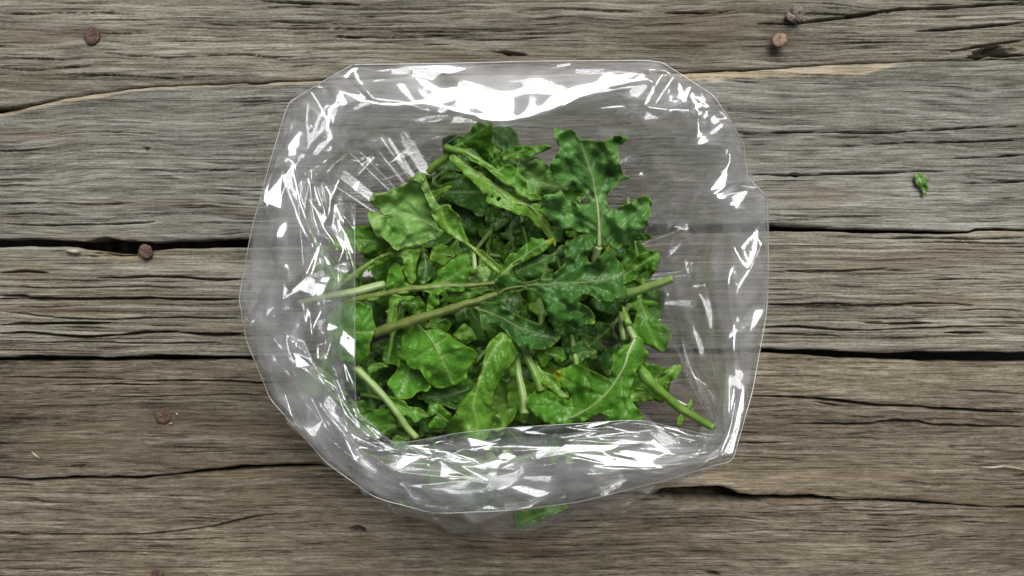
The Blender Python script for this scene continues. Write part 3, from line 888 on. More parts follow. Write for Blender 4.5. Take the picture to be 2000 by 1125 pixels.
leaf('pale veined leaf underside half hidden behind the big lobed leaf',
     [(1009, 329), (1015, 322), (1030, 316), (1044, 306), (1055, 311), (1066, 319), (1074, 327), (1100, 340), (1115, 360), (1100, 378), (1085, 382), (1060, 382), (1030, 378), (1022, 362), (1018, 345)],
     [(1024, 352, 56), (1050, 357, 57), (1080, 362, 58), (1110, 370, 58)], 'pale', None, 'pale', cup=-0.2, tone=0.35)

leaf('knobbly dark lobe poking out at the pile edge above the pale cut stalk',
     [(1205, 525), (1220, 519), (1236, 511), (1249, 498), (1265, 492), (1281, 489), (1288, 495), (1287, 508), (1277, 519), (1274, 527), (1263, 528), (1252, 535), (1236, 548), (1223, 558), (1208, 556)],
     [(1208, 545, 58), (1235, 527, 61), (1262, 510, 64), (1284, 496, 66)], 'mid', None, cup=-0.5, ruffle=2.4, tone=0.25)

leaf('folded green lobe with an orange tip between the insect-holed leaf and the crossing leaf',
     [(980, 541), (978, 532), (983, 519), (988, 507), (996, 495), (1009, 494), (1022, 482), (1034, 473), (1036, 465), (1049, 467), (1060, 466), (1066, 470), (1074, 466), (1079, 468), (1079, 474), (1070, 484), (1057, 494), (1041, 502), (1025, 510), (1012, 516), (1004, 520), (994, 532)],
     [(976, 543, 66), (1000, 516, 67), (1025, 500, 68), (1055, 480, 70), (1076, 470, 71)], 'mid', [(955, 556, 62, 4), (976, 543, 66, 4.6), (1000, 518, 67, 4)], 'pale', cup=0.5, ruffle=1.2, yellow=[(1077, 470, 6)], tone=0.5)

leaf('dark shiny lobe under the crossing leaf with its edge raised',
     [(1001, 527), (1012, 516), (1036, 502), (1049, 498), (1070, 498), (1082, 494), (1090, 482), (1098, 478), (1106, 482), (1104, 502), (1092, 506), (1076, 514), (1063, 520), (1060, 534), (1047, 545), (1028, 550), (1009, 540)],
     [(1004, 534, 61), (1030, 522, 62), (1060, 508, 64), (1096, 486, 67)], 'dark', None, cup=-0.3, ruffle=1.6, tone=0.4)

leaf('lobed mid-green leaf with reddish rib running in from the left film edge',
     [[(696, 589), (696, 580), (728, 572), (750, 566), (755, 552), (758, 529), (763, 519), (774, 513), (782, 519), (795, 521), (786, 527), (789, 540), (795, 551), (806, 557), (830, 556), (848, 550), (854, 540), (851, 529), (869, 519), (888, 503), (898, 491), (904, 494), (915, 495), (922, 506), (919, 522), (930, 526), (931, 531), (920, 538), (910, 546), (912, 556), (904, 568), (880, 570), (858, 572), (858, 593), (850, 604), (840, 609), (834, 609), (835, 596), (837, 582), (840, 573), (826, 569), (792, 571), (760, 579), (728, 586)]],
     [[(696, 584, 60), (744, 575, 63), (792, 566, 65), (840, 561, 66), (880, 545, 67), (915, 515, 68)]], 'mid', [(640, 600, 55, 6), (696, 584, 60, 6.5), (744, 575, 63, 6.5), (792, 566, 65, 6), (840, 561, 66, 5.5), (910, 558, 67, 4.5), (966, 553, 68, 4)], 'red', rib_r=(3, 1), cup=-0.15, ruffle=1.8, tone=0.5)

leaf('small round pale lobe beside the narrow twisted leaf',
     [(842, 492), (845, 482), (854, 480), (864, 477), (880, 486), (888, 498), (878, 508), (866, 519), (853, 514), (843, 511), (840, 502)],
     [(886, 500, 60), (866, 498, 61), (844, 496, 63)], 'light', None, cup=0.5, tone=0.5)

leaf('drooping lobed leaf on a long stalk below the pale round leaf',
     [(694, 542), (701, 527), (720, 513), (744, 498), (770, 489), (796, 487), (821, 481), (823, 492), (818, 508), (813, 524), (811, 548), (803, 554), (795, 548), (789, 534), (786, 526), (786, 516), (784, 503), (760, 505), (750, 514), (736, 518), (720, 531), (718, 525), (704, 538), (696, 544)],
     [(694, 536, 56), (730, 508, 58), (770, 494, 60), (800, 500, 61), (805, 545, 59)], 'light', [(650, 570, 52, 5), (694, 536, 56, 5), (730, 508, 58, 4)], 'pale', cup=-0.3, tone=0.25)

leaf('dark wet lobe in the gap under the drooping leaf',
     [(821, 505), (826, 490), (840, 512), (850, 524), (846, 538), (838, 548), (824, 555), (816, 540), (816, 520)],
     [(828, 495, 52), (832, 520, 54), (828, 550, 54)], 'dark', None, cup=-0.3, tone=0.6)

leaf('ragged green leaf slipping under the left film edge beside the pale round leaf',
     [(640, 470), (680, 445), (712, 440), (728, 444), (740, 460), (762, 478), (749, 491), (739, 498), (726, 494), (709, 498), (693, 489), (660, 492)],
     [(745, 478, 52), (710, 470, 53), (650, 478, 52)], 'light', None, cup=-0.3, tone=0.1)

leaf('rounded glossy leaf facing up just below the long olive stalk',
     [(816, 633), (803, 636), (798, 649), (784, 657), (782, 668), (786, 679), (778, 692), (776, 697), (792, 705), (798, 716), (808, 721), (821, 724), (829, 738), (840, 751), (856, 758), (875, 756), (894, 748), (910, 738), (912, 729), (918, 719), (922, 710), (931, 706), (934, 698), (933, 692), (926, 684), (917, 678), (901, 670), (886, 658), (872, 649), (856, 642), (843, 644), (830, 644), (821, 636)],
     [(818, 634, 64), (840, 660, 67), (852, 680, 68), (862, 702, 68), (874, 724, 66), (884, 748, 62)], 'mid', None, 'pale', rib_r=(1.8, 0.7), cup=-0.4, ruffle=1.4, tone=0.75,
     veins=[[(843, 676), (858, 668), (872, 662)], [(861, 697), (880, 690), (901, 687)], [(846, 680), (828, 690), (812, 700)], [(864, 705), (852, 722), (848, 738)]], spacing=30)

leaf('cupped leaf with wavy rim tucked under the rounded glossy leaf',
     [(778, 703), (776, 719), (766, 735), (757, 745), (758, 756), (766, 764), (770, 774), (784, 778), (802, 777), (813, 767), (824, 762), (834, 764), (840, 756), (832, 742), (826, 726), (800, 716), (792, 706)],
     [(800, 714, 54), (795, 735, 53), (785, 762, 55)], 'mid', None, cup=0.6, ruffle=1.6, tone=0.7, edge_roll=0.8)

leaf('long light-green leaf rolled lengthwise near the lower middle of the pile',
     [(968, 657), (980, 648), (992, 655), (1004, 668), (1006, 679), (1013, 690), (1010, 698), (1001, 713), (996, 716), (990, 727), (980, 743), (968, 764), (962, 783), (959, 796), (966, 798), (973, 801), (971, 807), (962, 815), (959, 833), (955, 850), (936, 866), (912, 858), (880, 852), (871, 842), (878, 826), (886, 812), (898, 790), (909, 772), (925, 758), (933, 740), (942, 710), (949, 687), (955, 668)],
     [(987, 656, 68), (968, 679, 70), (950, 710, 71), (936, 748, 70), (925, 790, 68), (930, 822, 66), (934, 848, 64)], 'light', None, 'pale', rib_r=(2.6, 1.4), cup=-1.1, ruffle=1.3, tone=0.35, spacing=34, sweep=1.4)

leaf('broad lobed leaf with yellowed lobe tip and pale curved midrib at the lower right',
     [(1230, 672), (1236, 666), (1252, 660), (1258, 668), (1257, 676), (1266, 689), (1264, 698), (1258, 710), (1250, 714), (1239, 732), (1236, 751), (1230, 767), (1231, 780), (1242, 793), (1252, 806), (1257, 818), (1240, 822), (1220, 824), (1191, 825), (1185, 812), (1169, 810), (1153, 815), (1137, 824), (1116, 828), (1092, 829), (1068, 827), (1050, 815), (1034, 802), (1030, 790), (1031, 777), (1044, 764), (1057, 761), (1073, 764), (1084, 769), (1094, 775), (1105, 777), (1110, 780), (1113, 774), (1102, 766), (1092, 756), (1082, 743), (1081, 729), (1092, 721), (1106, 718), (1119, 711), (1134, 713), (1148, 719), (1164, 727), (1180, 734), (1191, 738), (1194, 721), (1198, 706), (1193, 694), (1204, 687), (1217, 674)],
     [(1240, 662, 70), (1228, 688, 71), (1220, 713, 71), (1210, 732, 70), (1188, 764, 69), (1159, 791, 68), (1124, 812, 66), (1092, 821, 64)], 'mid', [(1222, 626, 60, 6), (1232, 648, 67, 5), (1240, 662, 70, 5)], 'white', rib_r=(3.8, 1.6), cup=-0.25, ruffle=1.7, tone=0.55,
     veins=[[(1172, 771), (1155, 768), (1140, 761), (1120, 750), (1098, 737)], [(1148, 799), (1128, 798), (1108, 796), (1080, 786), (1057, 778)], [(1214, 735), (1214, 760), (1216, 790), (1230, 812)], [(1150, 768), (1150, 748), (1140, 735)]],
     yellow=[(1083, 733, 11)], spacing=32)

leaf('green leaf on a thick stalk reaching to the lower right corner of the bag',
     [[(1255, 744), (1268, 744), (1285, 736), (1310, 715), (1328, 711), (1331, 720), (1320, 738), (1303, 750), (1296, 762), (1282, 760), (1268, 758)],
      [(1228, 768), (1236, 760), (1246, 756), (1262, 764), (1276, 780), (1262, 784), (1242, 785), (1230, 782)],
      [(1322, 822), (1330, 806), (1342, 790), (1350, 777), (1353, 790), (1346, 808), (1334, 822), (1326, 838)]],
     [[(1266, 756, 58), (1290, 742, 61), (1326, 715, 63)], [(1272, 768, 58), (1250, 768, 58), (1232, 774, 57)], [(1334, 812, 70), (1342, 800, 70), (1350, 782, 71)]],
     'light', [(1244, 706, 54, 7), (1252, 722, 57, 9.5), (1270, 746, 62, 9.5), (1300, 774, 74, 8.6), (1330, 798, 86, 7.6), (1360, 817, 95, 6.8), (1394, 835, 103, 6)], 'green', rib_r=(1.5, 0.5), cup=-0.2, tone=0.05)

leaf('pale cut leaf stalk sticking out past the pile beside the crossing leaf',
     [(1200, 585), (1220, 570), (1246, 561), (1258, 562), (1252, 568), (1230, 578), (1215, 590)], [(1205, 584, 62), (1228, 572, 65), (1256, 563, 68)], 'light',
     [(1190, 588, 60, 6), (1225, 574, 65, 8.5), (1260, 563, 69, 8), (1300, 549, 73, 7), (1313, 543, 74.5, 7.5)], 'pale', rib_r=None, tone=0.3)

leaf('pale leaf stalk seen through the left film, its end in the open',
     [(735, 556), (752, 553), (770, 556), (788, 566), (770, 572), (750, 567)], [(740, 562, 56), (760, 562, 56), (785, 566, 55)], 'light',
     [(583, 592, 64, 6), (640, 580, 62, 6.5), (700, 568, 60, 7.5), (735, 558, 58, 8.5), (752, 555, 56, 7)], 'white', rib_r=None, tone=0.5)

leaf('leaf on a straight pale stalk slanting down to the bottom film edge at the left',
     [[(755, 775), (770, 777), (792, 786), (796, 793), (818, 797), (834, 807), (838, 815), (826, 818), (813, 824), (800, 815), (784, 809), (770, 797)],
      [(718, 731), (722, 714), (741, 709), (752, 712), (760, 717), (744, 719), (733, 727), (724, 736)]],
     [[(760, 785, 60), (785, 795, 61), (832, 812, 62)], [(718, 734, 60), (730, 718, 62), (756, 716, 63)]], 'mid',
     [(670, 690, 58, 8), (694, 716, 60, 8), (720, 743, 62, 7.5), (752, 777, 63, 7), (779, 812, 63, 6.5), (813, 856, 62, 6)], 'pale', rib_r=(1.5, 0.6), cup=0.4, tone=0.6)

leaf('smooth dark leaf cut off by the left film edge beside the olive stalk',
     [(640, 615), (660, 598), (695, 588), (712, 594), (726, 602), (728, 620), (733, 638), (727, 658), (722, 676), (723, 690), (712, 703), (699, 711), (670, 706), (645, 680), (635, 645)],
     [(640, 650, 66), (670, 650, 68), (700, 650, 70), (725, 650, 70)], 'mid', None, 'green', rib_r=(1.6, 0.6), cup=-0.35, ruffle=1.3, tone=0.25)

leaf('small leaf tip in the gap left of the insect-holed leaf',
     [(845, 378), (850, 372), (861, 367), (874, 362), (883, 364), (873, 374), (860, 386), (854, 394), (848, 388)], [(850, 388, 55), (860, 376, 58), (880, 365, 60)], 'light', None, cup=0.3, tone=0.3)

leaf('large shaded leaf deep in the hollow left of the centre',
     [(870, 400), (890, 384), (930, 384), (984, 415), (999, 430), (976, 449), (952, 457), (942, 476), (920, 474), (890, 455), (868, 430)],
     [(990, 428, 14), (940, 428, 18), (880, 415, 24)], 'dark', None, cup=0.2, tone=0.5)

leaf('stripped fibrous stalk standing between the rolled leaf and the yellow-tipped leaf',
     [(996, 716), (1004, 712), (1010, 722), (1012, 738), (1008, 742), (998, 732)], [(1010, 726, 58), (1004, 724, 59), (998, 718, 60)], 'mid',
     [(1006, 690, 54, 6), (1013, 725, 58, 7), (1020, 765, 61, 7.5), (1025, 807, 63, 8)], 'pale', rib_r=None, tone=0.5)

leaf('leaf with thick stalk dropping from under the crossing leaf to the yellow-tipped leaf',
     [(1046, 708), (1053, 716), (1060, 724), (1082, 732), (1092, 748), (1111, 770), (1108, 778), (1092, 773), (1079, 762), (1060, 750), (1049, 732)],
     [(1050, 716, 56), (1068, 738, 58), (1106, 774, 60)], 'light', [(1010, 668, 52, 7), (1033, 703, 56, 8), (1048, 738, 58, 8), (1056, 764, 58, 8)], 'green', rib_r=(1.5, 0.6), cup=0.4, tone=0.1)

leaf('narrow leaf with pale stalk in the dark gap above the yellowed lobe tip',
     [(1112, 690), (1128, 668), (1146, 668), (1152, 680), (1166, 686), (1158, 694), (1142, 700), (1130, 712), (1118, 708)], [(1126, 704, 52), (1136, 688, 54), (1160, 688, 56)], 'dark',
     [(1116, 655, 48, 4), (1122, 690, 53, 5), (1127, 718, 54, 5)], 'pale', rib_r=(1.5, 0.6), tone=0.6)

leaf('frilly dark leaf under the dark lobe of the crossing leaf',
     [(1050, 687), (1070, 680), (1092, 676), (1102, 687), (1106, 698), (1098, 706), (1092, 716), (1084, 706), (1079, 700), (1070, 712), (1060, 716), (1054, 704)], [(1060, 690, 54), (1080, 695, 55), (1098, 700, 55)], 'mid', None, ruffle=2.6, cup=-0.2, tone=0.5)

leaf('tall folded leaf between the crossing leaf and the yellow-tipped leaf at the pile edge',
     [(1214, 598), (1220, 600), (1226, 610), (1234, 630), (1244, 646), (1247, 655), (1251, 658), (1240, 668), (1232, 668), (1228, 660), (1226, 644), (1219, 624)], [(1238, 664, 64), (1232, 640, 65), (1218, 604, 66)], 'light',
     [(1212, 610, 56, 4), (1216, 635, 60, 6), (1221, 664, 62, 7)], 'pale', rib_r=(1.6, 0.6), cup=0.5, tone=0.25)

leaf('small bright green leaf corner beside the rounded glossy leaf',
     [(883, 655), (893, 644), (904, 632), (914, 634), (924, 646), (931, 661), (922, 666), (910, 664), (896, 662)], [(890, 655, 58), (905, 650, 60), (925, 655, 60)], 'light', None, cup=-0.3, tone=0.2)

leaf('narrow waisted lobe rising from the olive stalk with a curled top',
     [(752, 634), (756, 622), (758, 612), (752, 609), (760, 603), (760, 588), (766, 577), (773, 575), (784, 579), (800, 578), (809, 580), (800, 586), (784, 589), (775, 598), (776, 616), (774, 626), (768, 634), (758, 638)],
     [(762, 632, 68), (766, 610, 68), (770, 590, 69), (800, 581, 70)], 'mid', None, 'green', rib_r=(1.8, 0.7), cup=-0.4, tone=0.6)

leaf('wet green lobe between the reddish rib and the olive stalk',
     [(782, 592), (795, 584), (818, 578), (828, 590), (834, 606), (818, 613), (805, 616), (797, 608), (790, 600)], [(815, 605, 58), (810, 595, 60), (790, 590, 61)], 'mid', None, cup=-0.5, tone=0.35)

leaf('short wet lobe above the olive stalk near the base of the crossing leaf',
     [(872, 568), (888, 572), (900, 566), (930, 560), (960, 562), (962, 572), (930, 580), (902, 588), (885, 594), (878, 584)], [(960, 566, 62), (920, 572, 63), (880, 576, 63)], 'mid', None, cup=-0.3, tone=0.3)

leaf('pale crumpled leaf piece showing between the orange-tipped lobe and the twisted leaf',
     [(912, 545), (923, 530), (934, 520), (944, 515), (954, 524), (961, 534), (956, 544), (948, 552), (930, 550)], [(920, 545, 54), (938, 535, 56), (955, 535, 56)], 'pale',
     [(924, 496, 50, 4), (926, 515, 53, 4.5), (927, 530, 54, 4.5)], 'white', rib_r=(1.4, 0.6), tone=0.5)

leaf('curled green leaf by the bottom film edge at the lower left',
     [(744, 838), (752, 830), (768, 827), (774, 834), (771, 848), (757, 852), (746, 848)], [(748, 846, 48), (760, 838, 50), (772, 832, 50)], 'mid', None, cup=-0.5, tone=0.4)
leaf('small leaf pair held under the bottom film edge at the lower left',
     [(764, 864), (772, 852), (784, 848), (798, 852), (800, 866), (790, 884), (772, 880)], [(770, 872, 50), (782, 862, 51), (796, 858, 51)], 'mid', None, cup=-0.3, tone=0.4)
leaf('notched leaf below the cupped leaf beside the rolled light-green leaf',
     [(838, 790), (848, 787), (857, 788), (870, 798), (882, 810), (880, 826), (869, 836), (853, 838), (840, 842), (836, 834), (835, 826), (846, 816), (854, 810), (846, 811), (836, 816), (834, 806)], [(875, 825, 52), (860, 812, 54), (842, 798, 55)], 'mid', None, cup=-0.3, tone=0.5, ruffle=2.0)
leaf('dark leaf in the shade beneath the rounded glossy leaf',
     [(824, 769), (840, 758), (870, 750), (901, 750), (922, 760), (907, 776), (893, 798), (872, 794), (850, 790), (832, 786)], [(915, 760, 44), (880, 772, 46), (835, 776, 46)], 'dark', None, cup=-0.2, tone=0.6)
leaf('green leaf pressed against the lower front of the bag wall',
     [(1003, 1006), (1020, 998), (1070, 990), (1112, 986), (1092, 1001), (1060, 1013), (1036, 1026), (1016, 1036), (1006, 1024)], [(1010, 1026, 12), (1040, 1010, 16), (1105, 988, 22)], 'mid', None, cup=-0.1, tone=0.5)
leaf('yellow-green leaf sliver at the lower front left of the bag wall',
     [(770, 972), (790, 978), (812, 986), (826, 996), (812, 998), (792, 992), (776, 984)], [(776, 976, 20), (800, 988, 18), (822, 996, 16)], 'light', None, cup=0, tone=0.4)


# --- the layers underneath: whole leaves of the same plant, lying every way
def arugula_outline(L, wd, lobes, r):
    """right-hand half mirrored with jitter; returns outline in local px, stalk end at (0,0), tip at (L,0)"""
    sides = []
    for sg in (1, -1):
        pts = [(0.18 * L, sg * 3)]
        for k in range(lobes):
            c = 0.26 + 0.34 * k / max(1, lobes) + r.uniform(-0.02, 0.02)
            w = wd * (0.45 + 0.3 * k / lobes) * r.uniform(0.8, 1.15)
            pts += [(c * L, sg * 0.14 * wd), ((c + 0.035) * L, sg * w), ((c + 0.085) * L, sg * w * 1.02), ((c + 0.11) * L, sg * 0.22 * wd)]
        pts += [(0.66 * L, sg * 0.55 * wd), (0.74 * L, sg * 0.8 * wd * r.uniform(0.9, 1.1)), (0.84 * L, sg * 0.72 * wd), (0.92 * L, sg * 0.42 * wd), (0.985 * L, sg * 0.14 * wd)]
        sides.append(pts)
    return sides[0] + [(L, 0)] + sides[1][::-1]


def filler(cx, cy, ang, L, wd, lobes, z0, z1, col, label, group, seed, roll=0.0):
    r = np.random.default_rng(seed)
    ca, sa = math.cos(ang), math.sin(ang)
    bend = r.uniform(-0.25, 0.25)

    def T(p):
        u, v = p
        v = v + bend * L * ((u / L) ** 2 - 0.3)
        u -= 0.5 * L
        return (cx + u * ca - v * sa, cy + u * sa + v * ca)
    out = [T(p) for p in arugula_outline(L, wd, lobes, r)]
    rib = [(*T((t * L, 0)), z0 + (z1 - z0) * t + 3.5 * math.sin(math.pi * t)) for t in (0.12, 0.35, 0.6, 0.8, 0.98)]
    stalk = [(*T((t * L, 0)), z0 + (z1 - z0) * t + 3.5 * math.sin(math.pi * t), 5 - 8 * t) for t in (0.0, 0.08, 0.2, 0.35)]
    leaf(label, out, rib, col, stalk, random.choice(['pale', 'green', 'green']), group, rib_r=(3.0, 0.8), cup=r.uniform(-0.35, 0.25), ruffle=r.uniform(1.4, 2.4), tone=r.uniform(0.2, 0.7), step=4.5, roll=roll)


ANCHORS = [((1165, 380), 'the big blue-green lobed leaf'), ((1090, 560), 'the large crossing leaf'), ((785, 415), 'the broad pale split leaf'), ((900, 450), 'the narrow twisted leaf'), ((970, 360), 'the leaf with insect holes'),
           ((855, 700), 'the rounded glossy leaf'), ((930, 760), 'the rolled light-green leaf'), ((1150, 770), 'the yellow-tipped leaf'), ((800, 570), 'the reddish-ribbed lobed leaf'), ((710, 650), 'the smooth film-edge leaf'),
           ((750, 780), 'the straight slanting stalk'), ((1235, 620), 'the pale cut stalk'), ((1040, 720), 'the stripped fibrous stalk')]
CW = {'mid': 'mid-green', 'dark': 'dark green', 'blue': 'blue-green', 'light': 'light green', 'pale': 'pale green'}
rf = np.random.default_rng(21)
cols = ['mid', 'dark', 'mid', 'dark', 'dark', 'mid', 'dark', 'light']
NF = 92
for k in range(NF):
    a = k * 2.39996 + rf.uniform(-0.3, 0.3)
    q = math.sqrt(((k * 37) % NF + 0.5) / NF)
    cx = 980 + 225 * q * math.cos(a)
    cy = 570 + 225 * q * math.sin(a)
    z = 2 + (9 + 24 * float(sstep(0.6, 0.95, q))) * (k / (NF - 1.0))
    if z > 8 and (math.hypot(cx - 965, cy - 435) < 95 or math.hypot(cx - 740, cy - 810) < 60):
        continue        # the pile has hollows here
    ang = rf.uniform(0, 2 * math.pi)
    if q > 0.75:        # outer leaves lie along the wall
        ang = a + math.pi / 2 + rf.uniform(-0.5, 0.5)
    near = min(ANCHORS, key=lambda t: math.hypot(t[0][0] - cx, t[0][1] - cy))[1]
    col = cols[k % len(cols)] if q > 0.8 or k % 5 == 0 else 'dark'  # inner leaves kept dark green: the pile's deep shade painted into their colour
    tl = rf.uniform(-15, 15) if k > 25 else 0.0
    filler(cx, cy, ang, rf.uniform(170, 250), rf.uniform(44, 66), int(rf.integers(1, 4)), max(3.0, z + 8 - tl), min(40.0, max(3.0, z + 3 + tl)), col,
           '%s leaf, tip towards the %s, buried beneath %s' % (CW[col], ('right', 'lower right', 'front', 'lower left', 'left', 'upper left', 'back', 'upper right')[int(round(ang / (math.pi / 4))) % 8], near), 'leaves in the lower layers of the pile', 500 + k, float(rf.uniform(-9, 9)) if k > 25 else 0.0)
for k, (cx, cy) in enumerate([(725, 785), (765, 835), (835, 835), (905, 840), (1000, 830), (1085, 845), (1180, 840), (1225, 770), (712, 700), (705, 560), (1225, 560), (1020, 330), (865, 335), (770, 440), (1235, 660), (950, 800), (1100, 790), (800, 780)]):
    ang = math.atan2(cy - 570, cx - 975) + math.pi / 2 + rf.uniform(-0.6, 0.6) + (math.pi if k % 2 else 0)
    near = min(ANCHORS, key=lambda t: math.hypot(t[0][0] - cx, t[0][1] - cy))[1]
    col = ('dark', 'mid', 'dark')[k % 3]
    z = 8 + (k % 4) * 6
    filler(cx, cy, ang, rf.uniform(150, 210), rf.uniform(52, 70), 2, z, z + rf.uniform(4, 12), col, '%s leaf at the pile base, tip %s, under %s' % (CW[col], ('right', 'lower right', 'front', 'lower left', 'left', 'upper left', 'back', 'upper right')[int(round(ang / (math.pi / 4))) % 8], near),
           'leaves in the lower layers of the pile', 800 + k, float(rf.uniform(-5, 5)))
# leaves caught between pile and film, seen hazily through the plastic
for k, (cx, cy, an, L, zz, col, where) in enumerate([(640, 520, 1.2, 170, 40, 'light', 'beside the whitish stalk at the left'), (645, 700, 1.9, 190, 42, 'light', 'left of the straight slanting stalk'), (690, 800, 0.8, 180, 40, 'mid', 'at the lower left fold'),
        (800, 905, 0.2, 190, 36, 'mid', 'under the bottom flap near its left end'), (960, 905, 3.0, 200, 38, 'light', 'under the bottom flap below the rolled leaf'), (1120, 885, 0.1, 190, 36, 'mid', 'under the bottom flap below the yellow-tipped leaf'),
        (1255, 600, 1.5, 180, 34, 'mid', 'at the inner wall beside the pale cut stalk'), (900, 945, 0.3, 160, 26, 'dark', 'low in the front of the bag'),
        (1240, 470, 1.4, 170, 36, 'mid', 'at the inner wall beside the big blue-green leaf')]):
    filler(cx, cy, an, L, 48, 2, zz, zz + 5, col, '%s leaf seen through the film %s' % (CW[col], where), 'leaves showing through the film', 700 + k)

# ------------------------------------------------------------------ the clear plastic bag, mouth open and folded over
M_FILM = film_material('clear_film', 0.075, 0.115, 0.05)
M_FILM2 = film_material('clear_film_cuff', 0.095, 0.135, 0.05)
M_FOLD = film_material('clear_film_fold', 0.13, 0.12, 0.06)
M_HEM = film_material('film_edge', 0.20, 0.16, 0.38)

RIM = [(690, 127), (860, 125), (1050, 120), (1284, 119), (1340, 152), (1393, 187), (1425, 235), (1452, 282), (1459, 345), (1497, 385), (1500, 480), (1498, 600), (1470, 760), (1430, 897),
       (1290, 940), (1130, 980), (1000, 996), (850, 1002), (735, 972), (640, 905), (530, 780), (482, 665), (468, 580), (492, 450), (530, 310), (563, 203), (625, 163)]
RIM_Z = [78, 74, 74, 76, 80, 84, 84, 82, 80, 80, 79, 80, 87, 99, 93, 87, 83, 82, 82, 83, 84, 85, 86, 86, 86, 84, 81]
MOUTH = [(812, 330), (900, 262), (1000, 281), (1090, 290), (1180, 300), (1225, 330), (1250, 380), (1262, 420), (1258, 460), (1255, 490), (1256, 530), (1258, 600), (1322, 740), (1404, 850),
         (1250, 821), (1130, 827), (1000, 835), (900, 845), (775, 866), (735, 836), (697, 800), (693, 690), (693, 590), (693, 500), (693, 425), (697, 385), (745, 352)]
MOUTH_Z = [52, 54, 50, 48, 48, 46, 40, 36, 34, 34, 34, 34, 44, 90, 82, 83, 83, 83, 83, 84, 85, 85, 85, 85, 82, 70, 56]
CEN = np.array([968.0, 575.0])
NU = 560


def around(pts, smooth=0.45, n=NU):
    """closed contour of key rows -> n samples at equal key parameter, between straight and smooth"""
    P = np.asarray(pts, float)
    m = len(P)
    t = np.arange(n) / n * m
    i = t.astype(int)
    f = (t - i)[:, None]
    p0, p1, p2, p3 = P[(i - 1) % m], P[i % m], P[(i + 1) % m], P[(i + 2) % m]
    lin = p1 * (1 - f) + p2 * f
    cr = 0.5 * (2 * p1 + (p2 - p0) * f + (2 * p0 - 5 * p1 + 4 * p2 - p3) * f ** 2 + (3 * p1 - p0 - 3 * p2 + p3) * f ** 3)
    return lin * (1 - smooth) + cr * smooth


def facets(nu, nv, cu, cv, seed, jit=0.42):
    """crumpled sheet: random heights on a jittered lattice, linear inside each triangle (flat facets, sharp creases); periodic in u"""
    r = np.random.default_rng(seed)
    ju = r.uniform(-jit, jit, (cv + 3, cu)); jv = r.uniform(-jit, jit, (cv + 3, cu)); h = r.normal(0, 0.6, (cv + 3, cu))
    dg = r.random((cv + 3, cu)) < 0.5
    H = np.zeros((nv, nu))

    def P(a, b):
        return np.array([(b + ju[a, b % cu]) / cu * nu, (a - 1 + jv[a, b % cu]) / cv * nv, h[a, b % cu]])
    for a in range(cv + 2):
        for b in range(-1, cu + 1):
            q = [P(a, b), P(a, b + 1), P(a + 1, b + 1), P(a + 1, b)]
            tr = [(0, 1, 2), (0, 2, 3)] if dg[a, b % cu] else [(0, 1, 3), (1, 2, 3)]
            for t in tr:
                A, B, C = q[t[0]], q[t[1]], q[t[2]]
                x0 = max(0, int(math.floor(min(A[0], B[0], C[0])))); x1 = min(nu - 1, int(math.ceil(max(A[0], B[0], C[0]))))
                y0 = max(0, int(math.floor(min(A[1], B[1], C[1])))); y1 = min(nv - 1, int(math.ceil(max(A[1], B[1], C[1]))))
                if x1 < x0 or y1 < y0: continue
                X, Y = np.meshgrid(np.arange(x0, x1 + 1), np.arange(y0, y1 + 1))
                den = (B[1] - C[1]) * (A[0] - C[0]) + (C[0] - B[0]) * (A[1] - C[1])
                if abs(den) < 1e-9: continue
                l0 = ((B[1] - C[1]) * (X - C[0]) + (C[0] - B[0]) * (Y - C[1])) / den
                l1 = ((C[1] - A[1]) * (X - C[0]) + (A[0] - C[0]) * (Y - C[1])) / den
                l2 = 1 - l0 - l1
                m = (l0 >= -1e-6) & (l1 >= -1e-6) & (l2 >= -1e-6)
                H[Y[m], X[m]] = l0[m] * A[2] + l1[m] * B[2] + l2[m] * C[2]
    return H


def blur(a, it=1):
    for _ in range(it):
        a = 0.5 * a + 0.25 * (np.roll(a, 1, 1) + np.roll(a, -1, 1))
        b = np.concatenate([a[:1], a, a[-1:]], 0)
        a = 0.5 * a + 0.25 * (b[:-2] + b[2:])
    return a


def loft(rows, counts):
    """rows: list of (NU,3) world contours -> (nv,NU,3) smooth loft (Catmull-Rom across)"""
    R = np.stack(rows)
    out = []
    m = len(R)
    for i in range(m - 1):
        p1, p2 = R[i], R[i + 1]
        p0 = R[i - 1] if i > 0 else 2 * p1 - p2
        p3 = R[i + 2] if i + 2 < m else 2 * p2 - p1
        for j in range(counts[i]):
            f = j / counts[i]
            lin = p1 * (1 - f) + p2 * f
            cr = 0.5 * (2 * p1 + (p2 - p0) * f + (2 * p0 - 5 * p1 + 4 * p2 - p3) * f ** 2 + (3 * p1 - p0 - 3 * p2 + p3) * f ** 3)
            out.append(0.35 * lin + 0.65 * cr)
    out.append(R[-1])
    return np.stack(out)


def world(c, z):
    x, y, zz = W(c[:, 0], c[:, 1], z)
    return np.stack([x, y, zz], 1)


def normals(S):
    du = np.roll(S, -1, 1) - np.roll(S, 1, 1)
    dv = np.gradient(S, axis=0)
    n = np.cross(du, dv)
    return n / (np.linalg.norm(n, axis=-1, keepdims=True) + 1e-12)


